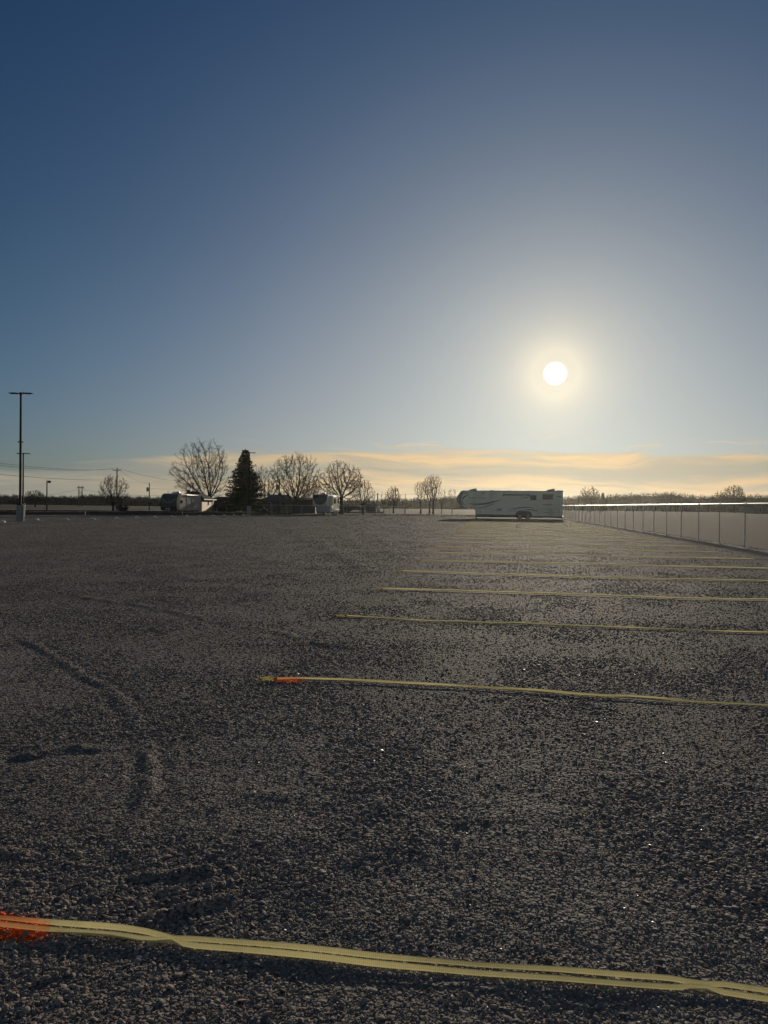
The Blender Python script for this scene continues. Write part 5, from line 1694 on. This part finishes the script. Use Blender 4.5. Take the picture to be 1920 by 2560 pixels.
def shed():
    Ys = 178.0; x0 = P(913, 1265, Ys).x; x1 = P(941, 1265, Ys).x
    e = empty('shed', (x0, Ys, 0)); tag(e, 'small flat dark shed standing between the round tree and the poles', 'shed')
    w = x1 - x0; ht = P(925, 1261.5, Ys).z
    MB().box(0, w, 0, 2.6, -0.2, ht - 0.12).build('wall', M['shed'], e)
    MB().bbox(-0.15, w + 0.15, -0.2, 2.8, ht - 0.118, ht + 0.02, 0.03).build('roof', M['roof'], e)
    MB().bbox(w * 0.35, w * 0.65, -0.04, -0.002, 0.05, ht - 0.35, 0.01).build('door', M['roof2'], e)
    b = empty('storage_tank', (x0 + w + 0.5, Ys - 0.3, 0)); tag(b, 'small white upright tank beside the dark shed', 'tank')
    MB().tube([(0, 0, 0), (0, 0, 0.1), (0, 0, 1.25), (0, 0, 1.5)], [0.33, 0.36, 0.36, 0.15], 14).build('body', M['rv_white'], b, smooth=True)
    MB().tube([(0, 0, 1.51), (0, 0, 1.62)], 0.1, 8).build('lid', M['rv_grey'], b)
shed()

def barn():
    Yb = 300.0; x0 = P(1884, 1265, Yb).x
    e = empty('house', (x0, Yb, 0)); tag(e, 'pale grey farm building seen through the fence at the right edge of the photo', 'house')
    MB().box(0, 9, 0, 8, -0.4, 2.3).build('wall', M['siding2'], e)
    rf = MB(); rf.poly([(-0.4, -0.4, 2.32), (9.4, -0.4, 2.32), (9.4, 8.4, 2.32), (-0.4, 8.4, 2.32), (-0.4, 4, 4.2), (9.4, 4, 4.2)], [(0, 1, 5, 4), (2, 3, 4, 5), (0, 4, 3), (1, 2, 5), (3, 2, 1, 0)]); rf.build('roof', M['roof2'], e)
    hwindow(e, 'y', 2.2, 3.2, 0.5, 2.0, 0.0); hwindow(e, 'y', 5.6, 6.6, 0.5, 2.0, 0.0)
barn()

# marker stakes
for (u, v0, v1, Yk, lb) in ((213, 1277, 1287.5, 94, 'thin pale stake at the lot edge, below the transmission pylon'),
                            (456, 1276, 1288, 100, 'thin pale stake in front of the left camper'),
                            (541, 1268, 1282, 118, 'thin grey stake in front of the sunlit house wall'),
                            (61.5, 1259, 1286, 80, 'short pale stake beside the concrete base of the near lamp post')):
    c = P(u, 1280, Yk); top = P(u, v0, Yk).z
    o = empty('marker_stake', (c.x, Yk, 0)); tag(o, lb, 'stake')
    MB().box(-0.04, 0.04, -0.02, 0.02, -0.1, max(0.5, top)).build('shaft', M['stake'], o)
    MB().box(-0.042, 0.042, -0.025, 0.025, max(0.5, top) - 0.14, max(0.5, top) - 0.04).build('band', M['rv_stripe'], o)

# contrails
def contrail(u0, v0, u1, v1, r, label):
    Yc = 9000.0
    a, b = P(u0, v0, Yc), P(u1, v1, Yc + 600)
    pts = [a.lerp(b, k / 8) for k in range(9)]
    o = MB().tube(pts, [r * 0.3, r * 0.7, r, r, r, r, r, r * 0.8, r * 0.3], 8).build('contrail', M['contrail'])
    tag(o, label, 'contrail', kind=None)
contrail(1757, 1066, 1778, 1081, 5.5, 'short white vapour trail low in the sky at right')
contrail(857, 962, 882, 966, 2.2, 'faint tiny vapour trail above the middle of the treeline')

# ------------------------------------------------------------------ haze
hz = MB().box(-1560, 1560, -1560, 1560, -1.6, 22).build('haze', None)  # air volume added to lift distant tones like veiling glare
hm = bpy.data.materials.new('haze_air'); hm.use_nodes = True
nt = hm.node_tree; nt.nodes.clear()
vo = nt.nodes.new('ShaderNodeVolumePrincipled'); ou = nt.nodes.new('ShaderNodeOutputMaterial')
vo.inputs['Density'].default_value = 0.00007
vo.inputs['Anisotropy'].default_value = 0.80
vo.inputs['Color'].default_value = (0.86, 0.87, 0.80, 1)
nt.links.new(vo.outputs[0], ou.inputs['Volume'])
hz.data.materials.append(hm)
tag(hz, 'thin haze added to imitate veiling glare toward the low sun', 'haze', kind='stuff')

# ------------------------------------------------------------------ light
sl = bpy.data.lights.new('sun', 'SUN'); so_ = bpy.data.objects.new('sun', sl); COL.objects.link(so_)
sl.energy = 3.3; sl.angle = math.radians(0.53); sl.color = (1.0, 0.86, 0.67)
so_.rotation_euler = SUN.to_track_quat('Z', 'Y').to_euler()

w = bpy.data.worlds.new('World'); sc.world = w; w.use_nodes = True
nt = w.node_tree; bg = nt.nodes['Background']
sky = nt.nodes.new('ShaderNodeTexSky'); sky.sky_type = 'NISHITA'; sky.sun_disc = False
sky.sun_elevation = SUN_EL; sky.sun_rotation = SUN_AZ
sky.air_density = 1.0; sky.dust_density = 1.0; sky.ozone_density = 2.0
tc = nt.nodes.new('ShaderNodeTexCoord')
nv = nt.nodes.new('ShaderNodeVectorMath'); nv.operation = 'NORMALIZE'; nt.links.new(tc.outputs['Generated'], nv.inputs[0])
sp = nt.nodes.new('ShaderNodeSeparateXYZ'); nt.links.new(nv.outputs[0], sp.inputs[0])
el = mathn(nt, 'ARCSINE', sp.outputs[2])
az = mathn(nt, 'ARCTAN2', sp.outputs[0], sp.outputs[1])
dot = nt.nodes.new('ShaderNodeVectorMath'); dot.operation = 'DOT_PRODUCT'
nt.links.new(nv.outputs[0], dot.inputs[0]); dot.inputs[1].default_value = SUN
ang = mathn(nt, 'ARCCOSINE', mathn(nt, 'MINIMUM', dot.outputs['Value'], 1.0))
# clear winter air: deeper, cooler sky toward the zenith
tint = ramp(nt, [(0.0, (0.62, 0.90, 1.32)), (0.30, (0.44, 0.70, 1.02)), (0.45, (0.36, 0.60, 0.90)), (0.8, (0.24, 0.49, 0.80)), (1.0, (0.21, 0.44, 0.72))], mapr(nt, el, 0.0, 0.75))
base = mixc(nt, 1.0, sky.outputs[0], mixc(nt, mapr(nt, ang, 1.0, 1.6, 0, 1, True), tint.outputs[0], (1.75, 1.52, 1.42)), 'MULTIPLY')  # sky behind the camera brightened and warmed as added fill light
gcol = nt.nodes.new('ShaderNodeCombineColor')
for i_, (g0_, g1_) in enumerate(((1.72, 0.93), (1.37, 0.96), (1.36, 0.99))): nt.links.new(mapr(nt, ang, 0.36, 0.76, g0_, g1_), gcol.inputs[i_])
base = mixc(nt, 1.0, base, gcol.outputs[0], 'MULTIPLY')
# aureole round the low sun: soft shoulder so it stays off-white until close to the disc
kk = 15.0
sepb = nt.nodes.new('ShaderNodeSeparateColor'); nt.links.new(base, sepb.inputs[0])
cmbb = nt.nodes.new('ShaderNodeCombineColor')
for i_, k_b in enumerate((12.2, 14.6, 16.0)):
    x_ = sepb.outputs[i_]
    nt.links.new(mathn(nt, 'DIVIDE', x_, mathn(nt, 'ADD', 1.0, mathn(nt, 'DIVIDE', x_, k_b))), cmbb.inputs[i_])
base_s = cmbb.outputs[0]
# cirrus / stratus bank over the horizon
cv = nt.nodes.new('ShaderNodeCombineXYZ')
warp = nt.nodes.new('ShaderNodeTexNoise'); warp.inputs['Scale'].default_value = 3.0; warp.inputs['Detail'].default_value = 3
cw = nt.nodes.new('ShaderNodeCombineXYZ'); nt.links.new(mathn(nt, 'MULTIPLY', az, 1.3), cw.inputs[0]); nt.links.new(mathn(nt, 'MULTIPLY', el, 4.0), cw.inputs[1]); nt.links.new(cw.outputs[0], warp.inputs['Vector'])
wofs = mathn(nt, 'MULTIPLY', mathn(nt, 'SUBTRACT', warp.outputs['Fac'], 0.5), 0.062)
el2 = mathn(nt, 'ADD', el, wofs)
nt.links.new(mathn(nt, 'MULTIPLY', az, 8.0), cv.inputs[0]); nt.links.new(mathn(nt, 'MULTIPLY', el2, 95.0), cv.inputs[1])
cn = nt.nodes.new('ShaderNodeTexNoise'); cn.inputs['Scale'].default_value = 1.0; cn.inputs['Detail'].default_value = 7; cn.inputs['Roughness'].default_value = 0.55
nt.links.new(cv.outputs[0], cn.inputs['Vector'])
cv2 = nt.nodes.new('ShaderNodeCombineXYZ'); nt.links.new(mathn(nt, 'MULTIPLY', az, 2.4), cv2.inputs[0]); nt.links.new(mathn(nt, 'MULTIPLY', el2, 38.0), cv2.inputs[1]); cv2.inputs[2].default_value = 5.5
cn2 = nt.nodes.new('ShaderNodeTexNoise'); cn2.inputs['Scale'].default_value = 1.0; cn2.inputs['Detail'].default_value = 5
nt.links.new(cv2.outputs[0], cn2.inputs['Vector'])
# height of the cloud bank top varies with azimuth
topel = mathn(nt, 'ADD', mapr(nt, az, -0.48, -0.12, 0.040, 0.073, True), mathn(nt, 'MULTIPLY', mathn(nt, 'SUBTRACT', cn2.outputs['Fac'], 0.5), 0.050))
bank = mapr(nt, mathn(nt, 'SUBTRACT', topel, el), -0.003, 0.007, 0, 1, True)
fine = mapr(nt, cn.outputs['Fac'], 0.32, 0.60, 0.0, 1.0, True)
broad = mapr(nt, cn2.outputs['Fac'], 0.40, 0.58, 0.0, 1.0, True)
prof = ramp(nt, [(0.0, (.55,) * 3), (0.15, (.45,) * 3), (0.25, (.85,) * 3), (0.33, (.72,) * 3), (0.42, (.10,) * 3), (0.50, (.15,) * 3), (0.58, (.85,) * 3), (0.70, (1.0,) * 3), (0.82, (.7,) * 3)], mathn(nt, 'MULTIPLY', el2, 10.0)).outputs[0]
dens = mathn(nt, 'MULTIPLY', bank, mathn(nt, 'ADD', mathn(nt, 'MULTIPLY', prof, mathn(nt, 'ADD', 0.34, mathn(nt, 'MULTIPLY', fine, 0.72))), mathn(nt, 'MULTIPLY', mathn(nt, 'MULTIPLY', fine, broad), 0.25)), None, True)
wisp = mathn(nt, 'MULTIPLY', mapr(nt, az, -0.15, 0.12, 0.15, 1.0, True), mathn(nt, 'MULTIPLY', mapr(nt, cn.outputs['Fac'], 0.55, 0.68, 0, 0.75, True), mapr(nt, mathn(nt, 'ABSOLUTE', mathn(nt, 'SUBTRACT', el, 0.083)), 0.0, 0.018, 1, 0, True)))
lit = ramp(nt, [(0.0, (15.5, 11.2, 6.2)), (0.35, (14.8, 10.4, 5.8)), (0.7, (10.4, 8.2, 5.3)), (1.0, (7.2, 6.5, 5.0))], mapr(nt, ang, 0.12, 0.62))
shd = ramp(nt, [(0.0, (8.4, 7.7, 6.0)), (0.35, (7.2, 7.0, 5.7)), (0.6, (6.2, 6.3, 5.3)), (1.0, (5.0, 5.2, 4.6))], mapr(nt, ang, 0.12, 0.62))
c1 = mixc(nt, mathn(nt, 'MULTIPLY', bank, 0.88), base_s, shd.outputs[0])
c2 = mixc(nt, mathn(nt, 'MAXIMUM', mathn(nt, 'MULTIPLY', dens, 0.92), mathn(nt, 'MULTIPLY', wisp, 0.7)), c1, lit.outputs[0])
# visible sun disc with its bright aureole (drawn wider than its real angular radius, taking in the glare)
disc = mapr(nt, ang, 0.0080, 0.0158, 1, 0, True)
halo = mathn(nt, 'ADD', mathn(nt, 'MULTIPLY', 0.22, mathn(nt, 'POWER', 2.718, mathn(nt, 'MULTIPLY', ang, -7.0))), mathn(nt, 'ADD', mathn(nt, 'POWER', 2.718, mathn(nt, 'MULTIPLY', ang, -24.0)), mathn(nt, 'MULTIPLY', 1.1, mathn(nt, 'POWER', 2.718, mathn(nt, 'MULTIPLY', ang, -40.0)))))
c3 = mixc(nt, 1.0, c2, mixc(nt, halo, (0, 0, 0), (9.0, 6.5, 2.9)), 'ADD')
c4 = mixc(nt, disc, c3, (120, 110, 90))
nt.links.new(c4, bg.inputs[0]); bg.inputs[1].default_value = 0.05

# ------------------------------------------------------------------ render settings
sc.view_settings.view_transform = 'Standard'
sc.view_settings.look = 'None'
sc.view_settings.exposure = 0.0
sc.view_settings.gamma = 1.0
sc.cycles.max_bounces = 6
sc.cycles.diffuse_bounces = 3
sc.cycles.glossy_bounces = 2
sc.cycles.transmission_bounces = 2
sc.cycles.volume_bounces = 0
sc.cycles.transparent_max_bounces = 6
sc.cycles.use_denoising = True
sc.cycles.sample_clamp_indirect = 4.0
